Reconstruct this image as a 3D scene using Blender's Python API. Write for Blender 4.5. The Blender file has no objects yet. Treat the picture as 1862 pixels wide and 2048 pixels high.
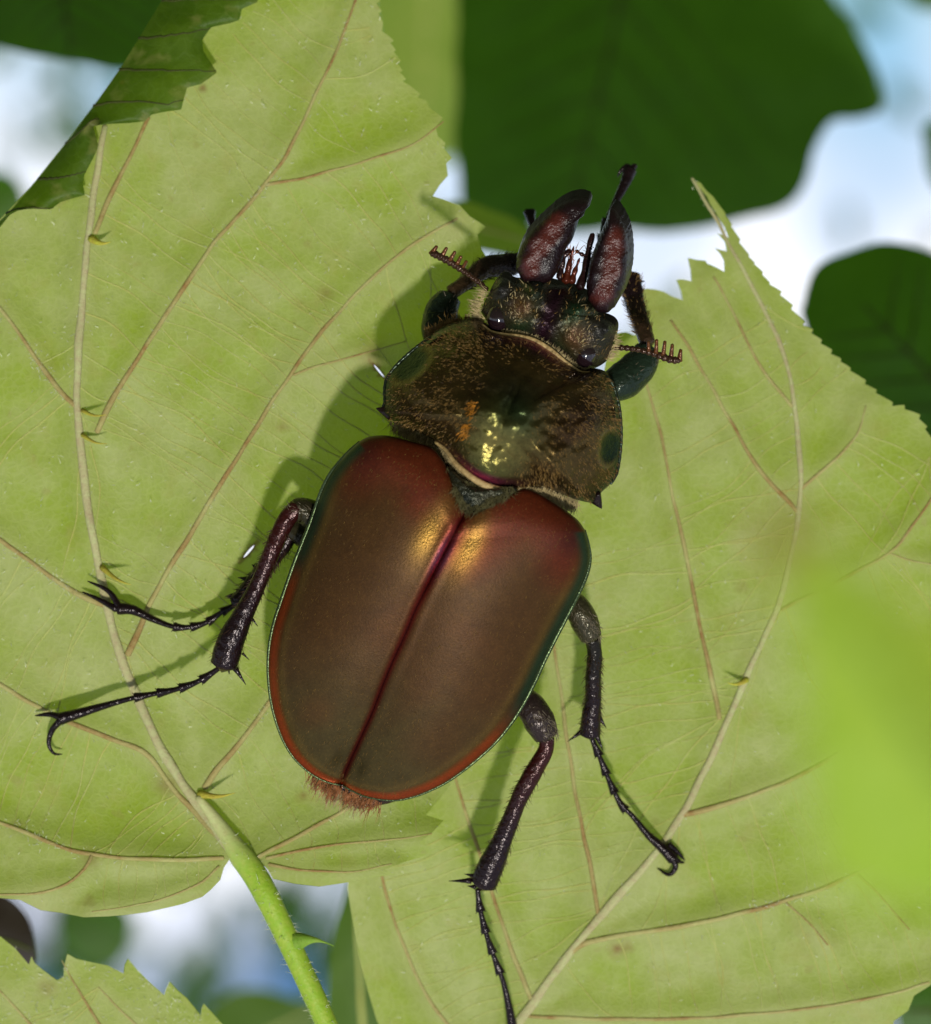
import bpy, math, random
import numpy as np
from mathutils import Vector, Matrix
from mathutils.geometry import delaunay_2d_cdt

random.seed(7); rng = np.random.default_rng(7)
scene = bpy.context.scene
R = math.radians

# ------------------------------------------------------------------ camera, world, sun
K = 2.95e-5            # metres for one photo pixel on the reference plane of the leaves (frame about 55 x 60 mm)
W, H = 1862.0, 2048.0
DC = 0.200 / K         # lens to reference plane, in pixel units
PITCH = R(13)          # the lens looks 13 degrees up from the horizon, camera held upside down
AX = Vector((-1, 0, 0)); AY = Vector((0, math.sin(PITCH), -math.cos(PITCH))); AZ = AX.cross(AY)
ROT = Matrix((AX, AY, AZ)).transposed()          # rig axes (picture right, picture up, towards lens) in world
ORG = Vector((0, 0, 1.25))

cam = bpy.data.cameras.new('camera'); camo = bpy.data.objects.new('camera', cam)
scene.collection.objects.link(camo); scene.camera = camo
camo.matrix_world = Matrix.Translation(ORG + ROT @ Vector((0, 0, DC * K))) @ ROT.to_4x4()
cam.sensor_width = 36; cam.sensor_fit = 'AUTO'
cam.lens = 36 * 0.200 / (H * K)
cam.clip_start = 0.005; cam.clip_end = 2000
cam.dof.use_dof = True; cam.dof.focus_distance = (DC - 190) * K
cam.dof.aperture_fstop = cam.lens / 3.3; cam.dof.aperture_blades = 0

L = (ROT @ Vector((-0.08, 0.42, -0.90))).normalized()      # the way the sunlight travels; this sun stands in for a flash
sun = bpy.data.lights.new('sun', 'SUN'); suno = bpy.data.objects.new('sun', sun)
scene.collection.objects.link(suno)
sun.energy = 3.2; sun.angle = R(3.2); sun.color = (1.0, 0.955, 0.87)
suno.matrix_world = Matrix.Translation((0, -1, 3)) @ L.to_track_quat('-Z', 'Y').to_matrix().to_4x4()
to_sun = -L

world = bpy.data.worlds.new('World'); scene.world = world; world.use_nodes = True
wn = world.node_tree.nodes; wl = world.node_tree.links; wn.clear()
sky = wn.new('ShaderNodeTexSky'); sky.sky_type = 'NISHITA'; sky.sun_disc = False
sky.sun_elevation = math.asin(to_sun.z); sky.sun_rotation = math.atan2(to_sun.x, to_sun.y)
sky.air_density = 1.0; sky.dust_density = 0.0; sky.ozone_density = 4.0; sky.altitude = 1200
bg = wn.new('ShaderNodeBackground'); bg.inputs['Strength'].default_value = 0.11
tc = wn.new('ShaderNodeTexCoord')
nz = wn.new('ShaderNodeTexNoise'); nz.inputs['Scale'].default_value = 9.0; nz.inputs['Detail'].default_value = 3.0
cr = wn.new('ShaderNodeValToRGB'); cr.color_ramp.elements[0].position = 0.42; cr.color_ramp.elements[1].position = 0.63
mixc = wn.new('ShaderNodeMix'); mixc.data_type = 'RGBA'
mixc.inputs[7].default_value = (10.5, 10.7, 11.4, 1)
wl.new(tc.outputs['Generated'], nz.inputs['Vector']); wl.new(nz.outputs['Fac'], cr.inputs['Fac'])
wl.new(cr.outputs['Color'], mixc.inputs[0]); wl.new(sky.outputs['Color'], mixc.inputs[6])
wl.new(mixc.outputs[2], bg.inputs['Color'])
wo = wn.new('ShaderNodeOutputWorld'); wl.new(bg.outputs[0], wo.inputs[0])

vs = scene.view_settings; vs.view_transform = 'Standard'; vs.look = 'None'; vs.exposure = 0.0; vs.gamma = 1.0
vs.use_curve_mapping = False
scene.cycles.max_bounces = 6; scene.cycles.diffuse_bounces = 3; scene.cycles.glossy_bounces = 3; scene.cycles.transmission_bounces = 4

# ------------------------------------------------------------------ coordinates
DS = 1862 / 1833.0
def d(*pts):  return [(x * DS, y * DS) for x, y in pts]          # full view, 1833 wide
def crop(ox, oy, s): return lambda *pts: [(ox + x * s, oy + y * s) for x, y in pts]
c1 = crop(720, 300, 700 / 1833); c2 = crop(500, 850, 750 / 1833); c3 = crop(50, 950, 600 / 1833)
c4 = crop(850, 1150, 600 / 1347); c6 = crop(0, 1400, 900 / 1833); c7 = crop(1200, 300, 662 / 1405)
c5 = crop(0, 0, 900 / 1833); c8 = crop(0, 600, 700 / 1833); cH = crop(840, 360, 440 / 1833); cP = crop(740, 600, 520 / 1833)
def P(px, py, z=0.0):
    """photo pixel at height z above the reference plane -> rig position in pixel units"""
    f = (DC - z) / DC
    return np.stack(np.broadcast_arrays((px - W / 2) * f, (H / 2 - py) * f, z), -1).astype(float)
def lin(r, g, b):
    return tuple(((v / 255) / 12.92 if v / 255 <= 0.04045 else ((v / 255 + 0.055) / 1.055) ** 2.4) for v in (r, g, b))

# ------------------------------------------------------------------ objects
BASE = {}
def thing(name, label, cat, base, group=None):
    o = bpy.data.objects.new(name, None); scene.collection.objects.link(o)
    o.empty_display_size = 0.005
    b = Vector(base); o.matrix_world = Matrix.Translation(ORG + ROT @ (b * K)) @ ROT.to_4x4()
    BASE[o.name] = np.array(base, float)
    o['label'] = label; o['category'] = cat
    if group: o['group'] = group
    return o
def mk(name, verts, faces, mat, parent, smooth=True, attrs=None, col=None, stuff=False, label=None):
    base = BASE[parent.name]
    v = (np.asarray(verts, float) - base) * K
    me = bpy.data.meshes.new(name); me.from_pydata([tuple(p) for p in v], [], [tuple(int(i) for i in f) for f in faces]); me.update()
    if smooth: me.polygons.foreach_set('use_smooth', [True] * len(me.polygons))
    for n_, a_ in (attrs or {}).items():
        at = me.attributes.new(n_, 'FLOAT', 'POINT'); at.data.foreach_set('value', np.asarray(a_, np.float32))
    if col is not None:
        at = me.attributes.new('col', 'FLOAT_COLOR', 'POINT')
        c = np.ones((len(v), 4), np.float32); c[:, :3] = col; at.data.foreach_set('color', c.ravel())
    o = bpy.data.objects.new(name, me); scene.collection.objects.link(o)
    me.materials.append(mat); o.parent = parent; BASE[o.name] = base
    if stuff: o['kind'] = 'stuff'
    if label: o['label'] = label
    return o

# ------------------------------------------------------------------ materials
def sc(npx): return 1.0 / (npx * K)
class NT:
    def __init__(s, name):
        s.m = bpy.data.materials.new(name); s.m.use_nodes = True; s.t = s.m.node_tree; s.t.nodes.clear()
        s.out = s.n('ShaderNodeOutputMaterial'); s.tc = s.n('ShaderNodeTexCoord')
    def n(s, kind, **kw):
        x = s.t.nodes.new(kind)
        for k, v in kw.items(): setattr(x, k, v)
        return x
    def l(s, a, b): s.t.links.new(a, b)
    def noise(s, npx, detail=3, rough=0.55, vec=None, dist=0.0):
        x = s.n('ShaderNodeTexNoise'); x.inputs['Scale'].default_value = sc(npx); x.inputs['Detail'].default_value = detail
        x.inputs['Roughness'].default_value = rough; x.inputs['Distortion'].default_value = dist
        s.l(vec or s.tc.outputs['Object'], x.inputs['Vector']); return x.outputs['Fac']
    def ramp(s, fac, stops):
        x = s.n('ShaderNodeValToRGB'); e = x.color_ramp.elements
        while len(e) < len(stops): e.new(0.5)
        for el, (p, c) in zip(e, stops):
            el.position = p; el.color = (c, c, c, 1) if isinstance(c, (int, float)) else (*c, 1)
        s.l(fac, x.inputs['Fac']); return x.outputs['Color']
    def mix(s, fac, a, b, mode='MIX'):
        x = s.n('ShaderNodeMix', data_type='RGBA', blend_type=mode)
        for i, v in ((0, fac), (6, a), (7, b)):
            if isinstance(v, bpy.types.NodeSocket): s.l(v, x.inputs[i])
            elif i == 0: x.inputs[0].default_value = v
            else: x.inputs[i].default_value = (*v, 1)
        return x.outputs[2]
    def attr(s, name, color=False):
        x = s.n('ShaderNodeAttribute', attribute_name=name); return x.outputs['Color' if color else 'Fac']
    def bump(s, h, dist_px, strength=1.0, prev=None):
        x = s.n('ShaderNodeBump'); x.inputs['Distance'].default_value = dist_px * K; x.inputs['Strength'].default_value = strength
        s.l(h, x.inputs['Height'])
        if prev is not None: s.l(prev, x.inputs['Normal'])
        return x.outputs['Normal']
    def bsdf(s, base, rough=0.5, metal=0.0, spec=0.5, normal=None, **kw):
        x = s.n('ShaderNodeBsdfPrincipled')
        for k, v in (('Base Color', base), ('Roughness', rough), ('Metallic', metal), ('Specular IOR Level', spec), *kw.items()):
            if isinstance(v, bpy.types.NodeSocket): s.l(v, x.inputs[k])
            else: x.inputs[k].default_value = (*v, 1) if isinstance(v, tuple) and len(v) == 3 else v
        if normal is not None: s.l(normal, x.inputs['Normal'])
        return x.outputs[0]
    def done(s, shader): s.l(shader, s.out.inputs['Surface']); return s.m

def leaf_mat(name, base, base2, trans, tw=0.35, spot=(0.25, 0.1, 0.03), rough=0.55, spec=0.35, cell=16, fine=True):
    t = NT(name)
    n1 = t.noise(260, 5, 0.62); n2 = t.noise(28, 4, 0.6)
    c = t.mix(t.ramp(n1, [(0.40, 0.0), (0.62, 1.0)]), base, base2)
    c = t.mix(t.ramp(n2, [(0.35, 0.0), (0.75, 0.35)]), c, tuple(v * 0.72 for v in base2))
    nrm = None
    if fine:
        vo = t.n('ShaderNodeTexVoronoi', feature='DISTANCE_TO_EDGE'); vo.inputs['Scale'].default_value = sc(cell)
        wv = t.n('ShaderNodeTexNoise'); wv.inputs['Scale'].default_value = sc(30)
        vm = t.n('ShaderNodeVectorMath', operation='MULTIPLY_ADD'); vm.inputs[1].default_value = (cell * K * 0.9,) * 3
        t.l(t.tc.outputs['Object'], wv.inputs['Vector']); t.l(wv.outputs['Color'], vm.inputs[0]); t.l(t.tc.outputs['Object'], vm.inputs[2])
        t.l(vm.outputs[0], vo.inputs['Vector'])
        edge = t.ramp(vo.outputs['Distance'], [(0.0, 1.0), (0.16, 0.0)])
        c = t.mix(t.mix(0.5, edge, edge) if False else t.n('ShaderNodeMath', operation='MULTIPLY').outputs[0], c, c) if False else c
        em = t.n('ShaderNodeMath', operation='MULTIPLY'); em.inputs[1].default_value = 0.15; t.l(edge, em.inputs[0])
        c = t.mix(em.outputs[0], c, tuple(min(1, v * 1.35 + 0.03) for v in base))
        # rusty specks that sit in the blade
        sp = t.ramp(t.noise(46, 2, 0.5), [(0.69, 0.0), (0.75, 0.5)])
        c = t.mix(sp, c, tuple(0.5 * a + 0.5 * b for a, b in zip(spot, base)))
        c = t.mix(t.ramp(t.noise(75, 3, 0.6), [(0.56, 0.0), (0.76, 0.5)]), c, (0.40, 0.34, 0.12))
        nrm = t.bump(edge, 1.6, 0.22)
        nrm = t.bump(t.noise(5, 2, 0.6), 1.2, 0.5, nrm)
    else:
        nrm = t.bump(t.noise(40, 3), 3, 0.4)
    if fine:
        nv = t.n('ShaderNodeMath', operation='MULTIPLY'); nv.inputs[1].default_value = 0.55; t.l(t.attr('nearvein'), nv.inputs[0])
        c = t.mix(nv.outputs[0], c, tuple(v * f for v, f in zip(base, (0.98, 0.93, 0.95))))
    c = t.mix(t.attr('spot'), c, spot)
    p = t.bsdf(c, rough, 0, spec, nrm)
    tr = t.n('ShaderNodeBsdfTranslucent'); t.l(t.mix(t.attr('spot'), trans, tuple(v * 0.4 for v in spot)), tr.inputs['Color']); t.l(nrm, tr.inputs['Normal'])
    mx = t.n('ShaderNodeMixShader'); mx.inputs[0].default_value = tw
    t.l(p, mx.inputs[1]); t.l(tr.outputs[0], mx.inputs[2])
    return t.done(mx.outputs[0])

M_under = leaf_mat('leaf_underside', (0.445, 0.46, 0.20), (0.315, 0.395, 0.058), (0.42, 0.60, 0.006), 0.45)
M_upper = leaf_mat('leaf_upper_side', (0.080, 0.135, 0.008), (0.036, 0.072, 0.005), (0.22, 0.38, 0.006), 0.42, rough=0.5, spec=0.25, cell=26)
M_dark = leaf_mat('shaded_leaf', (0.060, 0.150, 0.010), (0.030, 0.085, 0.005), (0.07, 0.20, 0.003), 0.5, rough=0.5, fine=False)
M_mid = leaf_mat('yellow_green_leaf', (0.22, 0.30, 0.04), (0.17, 0.26, 0.03), (0.25, 0.40, 0.02), 0.45, fine=False)
M_mid2 = leaf_mat('deep_green_leaf', (0.085, 0.16, 0.018), (0.06, 0.12, 0.012), (0.10, 0.20, 0.008), 0.45, fine=False)
M_fresh = leaf_mat('fresh_green_leaf', (0.46, 0.60, 0.08), (0.31, 0.52, 0.025), (0.45, 0.62, 0.01), 0.40, spot=(0.48, 0.17, 0.10), fine=False)
M_dead = leaf_mat('dead_leaf', (0.018, 0.010, 0.006), (0.012, 0.007, 0.005), (0.02, 0.01, 0.005), 0.2, fine=False)

def vein_mat(name, a, b, cc, tw=0.2):
    t = NT(name)
    c = t.mix(t.ramp(t.noise(120, 3, 0.6), [(0.40, 0.0), (0.60, 1.0)]), a, b)
    c = t.mix(t.ramp(t.noise(16, 4, 0.7), [(0.38, 0.0), (0.68, 0.8)]), c, cc)
    nrm = t.bump(t.noise(5, 3, 0.7), 3.0, 0.9)
    p = t.bsdf(c, 0.6, 0, 0.3, nrm)
    tr = t.n('ShaderNodeBsdfTranslucent'); t.l(c, tr.inputs['Color']); mx = t.n('ShaderNodeMixShader'); mx.inputs[0].default_value = tw
    t.l(p, mx.inputs[1]); t.l(tr.outputs[0], mx.inputs[2])
    return t.done(mx.outputs[0])
M_midrib = vein_mat('midrib', (0.52, 0.56, 0.25), (0.50, 0.50, 0.23), (0.46, 0.36, 0.20))
M_vein = vein_mat('vein', (0.47, 0.46, 0.17), (0.32, 0.18, 0.055), (0.43, 0.37, 0.13))
M_veinlet = vein_mat('veinlet', (0.42, 0.455, 0.15), (0.41, 0.39, 0.10), (0.38, 0.435, 0.10), 0.0)
M_darkvein = vein_mat('vein_dark', (0.06, 0.08, 0.008), (0.045, 0.06, 0.006), (0.06, 0.06, 0.01))
M_petiole = vein_mat('petiole', (0.17, 0.36, 0.025), (0.20, 0.38, 0.03), (0.28, 0.40, 0.06))
M_prickle = vein_mat('prickle', (0.58, 0.60, 0.06), (0.54, 0.50, 0.05), (0.46, 0.32, 0.06))

def hair_mat(name, col, rough=0.5, spec=0.12):
    t = NT(name); c = t.mix(t.ramp(t.noise(12, 2), [(0.35, 0.0), (0.65, 1.0)]), col, tuple(v * 0.55 for v in col))
    return t.done(t.bsdf(c, rough, 0, spec))
M_whair = hair_mat('white_hair', (0.62, 0.66, 0.42), 0.5, 0.25)
M_ghair = hair_mat('golden_hair', (0.20, 0.115, 0.030))
M_ohair = hair_mat('orange_hair', (0.42, 0.16, 0.012))
M_thair = hair_mat('tail_hair', (0.26, 0.10, 0.035))
M_phair = hair_mat('pale_hair', (0.42, 0.33, 0.16))
M_olivehair = hair_mat('olive_hair', (0.085, 0.075, 0.030))
M_greyhair = hair_mat('grey_hair', (0.16, 0.13, 0.085))
M_bhair = hair_mat('brown_hair', (0.055, 0.030, 0.015))

def shell_mat(name, rough, metal, *a, shine=False, **kw):
    return _shell(name, rough, metal, *a, shine=shine, **kw)
def _shell(name, rough, metal, fine_px=3.0, fine=0.5, coarse_px=14, coarse=0.0, spec=0.5, coat=0.0, mottled=0.5, shine=False):
    t = NT(name)
    c = t.attr('col', True)
    n1 = t.noise(34, 4, 0.65); n2 = t.noise(fine_px * 1.4, 2, 0.6)
    c = t.mix(t.ramp(n1, [(0.3, mottled), (0.62, 0.0)]), c, t.mix(1.0, c, (0.5, 0.46, 0.5), 'MULTIPLY'))
    c = t.mix(t.ramp(n2, [(0.45, 0.0), (0.75, mottled)]), c, t.mix(1.0, c, (2.0, 1.9, 1.8), 'MULTIPLY'))
    nrm = t.bump(t.noise(fine_px, 2, 0.6), fine_px * 0.5, fine)
    if coarse: nrm = t.bump(t.noise(coarse_px, 2, 0.5), coarse_px * 0.4, coarse, nrm)
    if shine:
        sh = t.attr('shine'); metal = t.ramp(sh, [(0.0, metal), (1.0, 1.0)]); rough = t.ramp(sh, [(0.0, rough), (1.0, 0.30)])
    return t.done(t.bsdf(c, rough, metal, spec, nrm, **({'Coat Weight': coat, 'Coat Roughness': 0.2} if coat else {})))
M_elytra = shell_mat('elytra_shell', 0.48, 0.25, 3.2, 0.45, spec=0.14, mottled=0.4, shine=True)
M_rim = shell_mat('rim_shell', 0.28, 0.75, 4, 0.5)
M_prono = shell_mat('pronotum_shell', 0.22, 0.85, 3.2, 0.5, 9, 0.32, spec=0.15)
M_head = shell_mat('head_shell', 0.27, 0.5, 4, 0.8, 9, 0.9, spec=0.3)
M_mand = shell_mat('mandible_shell', 0.28, 0.0, 4.2, 0.9, 11, 0.4, spec=0.35, mottled=0.3)
M_leg = shell_mat('leg_shell', 0.22, 0.30, 4, 0.35, 12, 0.75, spec=0.30)
M_eye = shell_mat('eye', 0.08, 0.0, 3, 0.02, spec=0.8, mottled=0.2)

# ------------------------------------------------------------------ shape helpers
def sstep(x, a, b): q = np.clip((x - a) / (b - a), 0, 1); return q * q * (3 - 2 * q)
def arr(p): return np.asarray(p, float)
def resample(p, n):
    p = arr(p); s = np.r_[0, np.cumsum(np.linalg.norm(np.diff(p, axis=0), axis=1))]
    u = np.linspace(0, s[-1], n); return np.stack([np.interp(u, s, p[:, k]) for k in range(p.shape[1])], 1)
def spline(p, n):
    """Catmull-Rom through p, n points spaced evenly"""
    p = arr(p)
    if len(p) < 3: return resample(p, n)
    q = np.vstack([2 * p[0] - p[1], p, 2 * p[-1] - p[-2]]); o = []
    for i in range(1, len(q) - 2):
        for t in np.linspace(0, 1, 10, endpoint=False):
            a, b, c, e = q[i - 1], q[i], q[i + 1], q[i + 2]
            o.append(0.5 * (2 * b + (c - a) * t + (2 * a - 5 * b + 4 * c - e) * t * t + (3 * b - a - 3 * c + e) * t ** 3))
    o.append(p[-1]); return resample(o, n)
def smooth1(a, k=17):
    a = np.asarray(a, float); p = k // 2; w_ = np.hanning(k + 2)[1:-1]; w_ /= w_.sum()
    b = np.r_[2 * a[0] - a[p:0:-1], a, 2 * a[-1] - a[-2:-p - 2:-1]]; return np.convolve(b, w_, 'valid')
def tube(path, rad, ns=10, flat=1.0, cap=True):
    """swept tube along a rig path, round at both ends; flat < 1 squashes it towards the leaf"""
    path = arr(path); n = len(path); rad = np.broadcast_to(arr(rad), (n,)).copy()
    tg = np.gradient(path, axis=0); tg /= np.linalg.norm(tg, axis=1)[:, None] + 1e-9
    V = []; F = []; up = np.array([0, 0, 1.0])
    for i in range(n):
        sd = np.cross(up, tg[i])
        if np.linalg.norm(sd) < 0.05: sd = np.array([1.0, 0, 0]) - tg[i] * tg[i][0]
        sd /= np.linalg.norm(sd); nn = np.cross(tg[i], sd)
        for k in range(ns):
            a = 2 * math.pi * k / ns
            V.append(path[i] + rad[i] * (math.cos(a) * sd + flat * math.sin(a) * nn))
    for i in range(n - 1):
        for k in range(ns):
            F.append((i * ns + k, i * ns + (k + 1) % ns, (i + 1) * ns + (k + 1) % ns, (i + 1) * ns + k))
    if cap:
        V.append(path[0] - tg[0] * rad[0] * 0.6); V.append(path[-1] + tg[-1] * rad[-1] * 0.6); a, b = len(V) - 2, len(V) - 1
        for k in range(ns):
            F.append((a, (k + 1) % ns, k)); F.append((b, (n - 1) * ns + k, (n - 1) * ns + (k + 1) % ns))
    return arr(V), F
def join(parts):
    V = []; F = []; o = 0
    for v, f in parts:
        V.append(v); F += [tuple(i + o for i in q) for q in f]; o += len(v)
    return np.vstack(V), F
def cone(a, b, r0, r1=0.3, ns=6, bend=None, n=5):
    a, b = arr(a), arr(b); t = np.linspace(0, 1, n)[:, None]; p = a + (b - a) * t
    if bend is not None: p = p + arr(bend) * (4 * t * (1 - t))
    return tube(p, r0 + (r1 - r0) * t[:, 0] ** 0.8, ns)
def strands(roots, dirs, lens, wid):
    """bent tapering hairs: two quads and a tip each"""
    roots, dirs = arr(roots), arr(dirs); n = len(roots)
    lens = np.broadcast_to(lens, (n,)); wid = np.broadcast_to(wid, (n,))
    dirs = dirs / (np.linalg.norm(dirs, axis=1)[:, None] + 1e-9)
    view = rng.normal(0, 0.35, (n, 3)) + [0, 0, 1.0]
    sd = np.cross(dirs, view); sd /= np.linalg.norm(sd, axis=1)[:, None] + 1e-9
    bend = rng.normal(0, 0.18, (n, 3)) + [0, 0, -0.12]
    l_ = lens[:, None]; w_ = wid[:, None]
    m = roots + dirs * l_ * 0.5; e = roots + (dirs + bend) * l_
    V = np.stack([roots - sd * w_ / 2, roots + sd * w_ / 2, m + sd * w_ * 0.38, m - sd * w_ * 0.38, e], 1).reshape(-1, 3)
    F = []
    for i in range(n):
        o = 5 * i; F.append((o, o + 1, o + 2, o + 3)); F.append((o + 3, o + 2, o + 4))
    return V, F
def inside(pts, poly):
    pts = arr(pts); x, y = pts[:, 0], pts[:, 1]; poly = arr(poly); r = np.zeros(len(pts), bool)
    x1, y1 = poly[-1]
    for x2, y2 in poly:
        c = ((y2 > y) != (y1 > y))
        if y1 != y2: r ^= c & (x < (x1 - x2) * (y - y2) / (y1 - y2) + x2)
        x1, y1 = x2, y2
    return r
def pdist(pts, lines):
    """distance from points to the nearest of some polylines"""
    pts = arr(pts); best = np.full(len(pts), 1e9)
    for ln in lines:
        ln = arr(ln)
        for a, b in zip(ln[:-1], ln[1:]):
            ab = b - a; t = np.clip(((pts - a) @ ab) / (ab @ ab + 1e-9), 0, 1)
            best = np.minimum(best, np.linalg.norm(pts - a - t[:, None] * ab, axis=1))
    return best
def wav(x, y, s, ph=0.0):
    return (np.sin(x / s + 1.3 * np.sin(y / s * 0.8 + ph) + ph) + np.sin(y / s * 1.1 + 1.1 * np.sin(x / s * 0.7 + 2 * ph) + 1.7 * ph)) * 0.5
def teeth(p, step, amp, side, lean=0.55):
    """saw teeth along an edge line, pointing along it"""
    p = arr(p); s = np.r_[0, np.cumsum(np.linalg.norm(np.diff(p, axis=0), axis=1))]; u = 0; o = []
    at = lambda q: np.array([np.interp(q, s, p[:, 0]), np.interp(q, s, p[:, 1])])
    while u < s[-1] - step * 0.6:
        l = step * random.uniform(0.65, 1.35); a, b = at(u), at(min(u + l, s[-1])); tg = (b - a) / (np.linalg.norm(b - a) + 1e-9)
        nn = np.array([tg[1], -tg[0]]) * side; h = amp * random.uniform(0.6, 1.3)
        o += [a, a + (b - a) * 0.45 + nn * h * 0.55, a + (b - a) * (lean + 0.35) + nn * h]
        u += l
    o.append(p[-1]); return o

# ------------------------------------------------------------------ leaves
def rough_z(x, y): return wav(x, y, 23, 0.4) * 3.2 + wav(x, y, 34, 1.9) * 3.4
def blade(name, outline, zf, veins, mat, parent, step=15, puck=9, sig=42, spots=(), holes=(), bstep=9, label=None):
    ol = arr(outline); dense = []
    for a, b in zip(ol, np.roll(ol, -1, 0)):
        n = max(1, int(np.linalg.norm(b - a) / bstep)); dense += [a + (b - a) * t for t in np.linspace(0, 1, n, endpoint=False)]
    dense = arr(dense)
    lo, hi = dense.min(0), dense.max(0)
    gx, gy = np.meshgrid(np.arange(lo[0], hi[0], step), np.arange(lo[1], hi[1], step * 0.87))
    gx = gx + (np.arange(gx.shape[0]) % 2)[:, None] * step / 2
    g = np.stack([gx.ravel(), gy.ravel()], 1) + rng.uniform(-0.16, 0.16, (gx.size, 2)) * step
    g = g[inside(g, dense)]
    g = g[pdist(g, [np.vstack([dense, dense[:1]])]) > bstep * 0.5]
    rings = []
    for (cx, cy, ra, rb, an) in holes:
        th = np.linspace(0, 2 * math.pi, 16, endpoint=False); ca, sa = math.cos(an), math.sin(an)
        for f in (1.0, 1.9, 3.0):
            rings.append(np.stack([cx + f * (ra * np.cos(th) * ca - rb * np.sin(th) * sa), cy + f * (ra * np.cos(th) * sa + rb * np.sin(th) * ca)], 1))
    pts = np.vstack([dense, g] + rings); nd = len(dense)
    ed = [(i, (i + 1) % nd) for i in range(nd)]; o = nd + len(g)
    for i, r_ in enumerate(rings):
        if i % 3 == 0: ed += [(o + k, o + (k + 1) % 16) for k in range(16)]
        o += 16
    vv, _, ff, *_ = delaunay_2d_cdt([Vector(p) for p in pts], ed, [], 1, 1e-4)
    xy = arr([(v.x, v.y) for v in vv]); ff = [f for f in ff]
    cen = arr([xy[list(f)].mean(0) for f in ff]); keep = inside(cen, dense)
    for (cx, cy, ra, rb, an) in holes:
        q = cen - [cx, cy]; ca, sa = math.cos(an), math.sin(an)
        keep &= ((q[:, 0] * ca + q[:, 1] * sa) / ra) ** 2 + ((-q[:, 0] * sa + q[:, 1] * ca) / rb) ** 2 > 1
    ff = [f for f, k in zip(ff, keep) if k]
    x, y = xy[:, 0], xy[:, 1]
    z = zf(x, y)
    if veins:
        dv = pdist(xy, veins); z = z - puck * (1 - np.exp(-(dv / sig) ** 2)); nearv = np.exp(-(dv / 20) ** 2)
    else: nearv = np.zeros(len(xy))
    z = z + rough_z(x, y)
    sp = np.zeros(len(xy))
    for (cx, cy, r, a) in spots: sp = np.maximum(sp, a * np.exp(-((x - cx) ** 2 + (y - cy) ** 2) / r ** 2))
    for (cx, cy, ra, rb, an) in holes:
        q = xy - [cx, cy]; ca, sa = math.cos(an), math.sin(an)
        rr = np.sqrt(((q[:, 0] * ca + q[:, 1] * sa) / ra) ** 2 + ((-q[:, 0] * sa + q[:, 1] * ca) / rb) ** 2)
        sp = np.maximum(sp, np.clip(1.55 - rr * 0.5, 0, 1))
    fl = []
    for f in ff:       # faces towards the lens
        a, b, c = xy[f[0]], xy[f[1]], xy[f[2]]
        fl.append(tuple(f) if (b[0] - a[0]) * (c[1] - a[1]) - (b[1] - a[1]) * (c[0] - a[0]) < 0 else tuple(f)[::-1])
    return mk(name, P(x, y, z), fl, mat, parent, attrs={'spot': sp, 'nearvein': nearv}, label=label)
def vein(name, pts, r0, r1, zf, mat, parent, lift=0.12, flat=0.55, ns=8):
    n = max(6, int(sum(np.linalg.norm(np.diff(arr(pts), axis=0), axis=1)) / 14)); p = spline(pts, n); r0, r1 = r0 * .86, r1 * .86
    p = p + np.stack([wav(p[:, 1], p[:, 0], 17, 1), wav(p[:, 0], p[:, 1], 19, 2)], 1) * 1.2
    t = np.linspace(0, 1, n); r = r0 + (r1 - r0) * t; r = r * (1 + 0.16 * wav(t * n, t * n * .6 + r0, 1.9, r0))
    z = zf(p[:, 0], p[:, 1]) + rough_z(p[:, 0], p[:, 1]) + r * lift
    v, f = tube(P(p[:, 0], p[:, 1], z), r, ns, flat); return mk(name, v, f, mat, parent)
def rungs(pairs, poly, zf, parent, mat=None, puck=9, sig=42, veins=None, r=1.1):
    """cross veins that bridge the gaps between side veins: too fine to pick apart one by one"""
    parts = []
    for a, b, n in pairs:
        A = spline(a, 60); B = spline(b, 60)
        for i in range(n):
            u = (i + random.uniform(0.2, 0.8)) / n; k = min(59, int(u * 59)); j = int(np.argmin(np.linalg.norm(B - A[k], axis=1)))
            if j in (0, 59) and random.random() < .7: continue
            p, q = A[k], B[j]; dd = q - p; L_ = np.linalg.norm(dd)
            if L_ < 25: continue
            nn = np.array([-dd[1], dd[0]]) / L_; m = max(5, int(L_ / 14)); t = np.linspace(0.0, 1.0, m)
            w = nn * random.uniform(-0.10, 0.10) * L_; ph = random.uniform(0, 6)
            ln = p + dd * t[:, None] + w * (4 * t * (1 - t))[:, None] + nn * (np.sin(t * L_ / 26 + ph) * 3.5 * np.minimum(1, 4 * t * (1 - t)))[:, None]
            ok = inside(ln, poly)
            if not ok.all(): ln = ln[:max(0, int(np.argmin(ok)) - 1)]
            if len(ln) < 4: continue
            z = zf(ln[:, 0], ln[:, 1]) - (puck * (1 - np.exp(-(pdist(ln, veins) / sig) ** 2)) if veins else 0) + rough_z(ln[:, 0], ln[:, 1]) + 0.4
            parts.append(tube(P(ln[:, 0], ln[:, 1], z), r * random.uniform(0.7, 1.3), 6, 0.45, False))
    v, f = join(parts); return mk('veinlet_network', v, f, mat or M_veinlet, parent, stuff=True)
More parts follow.
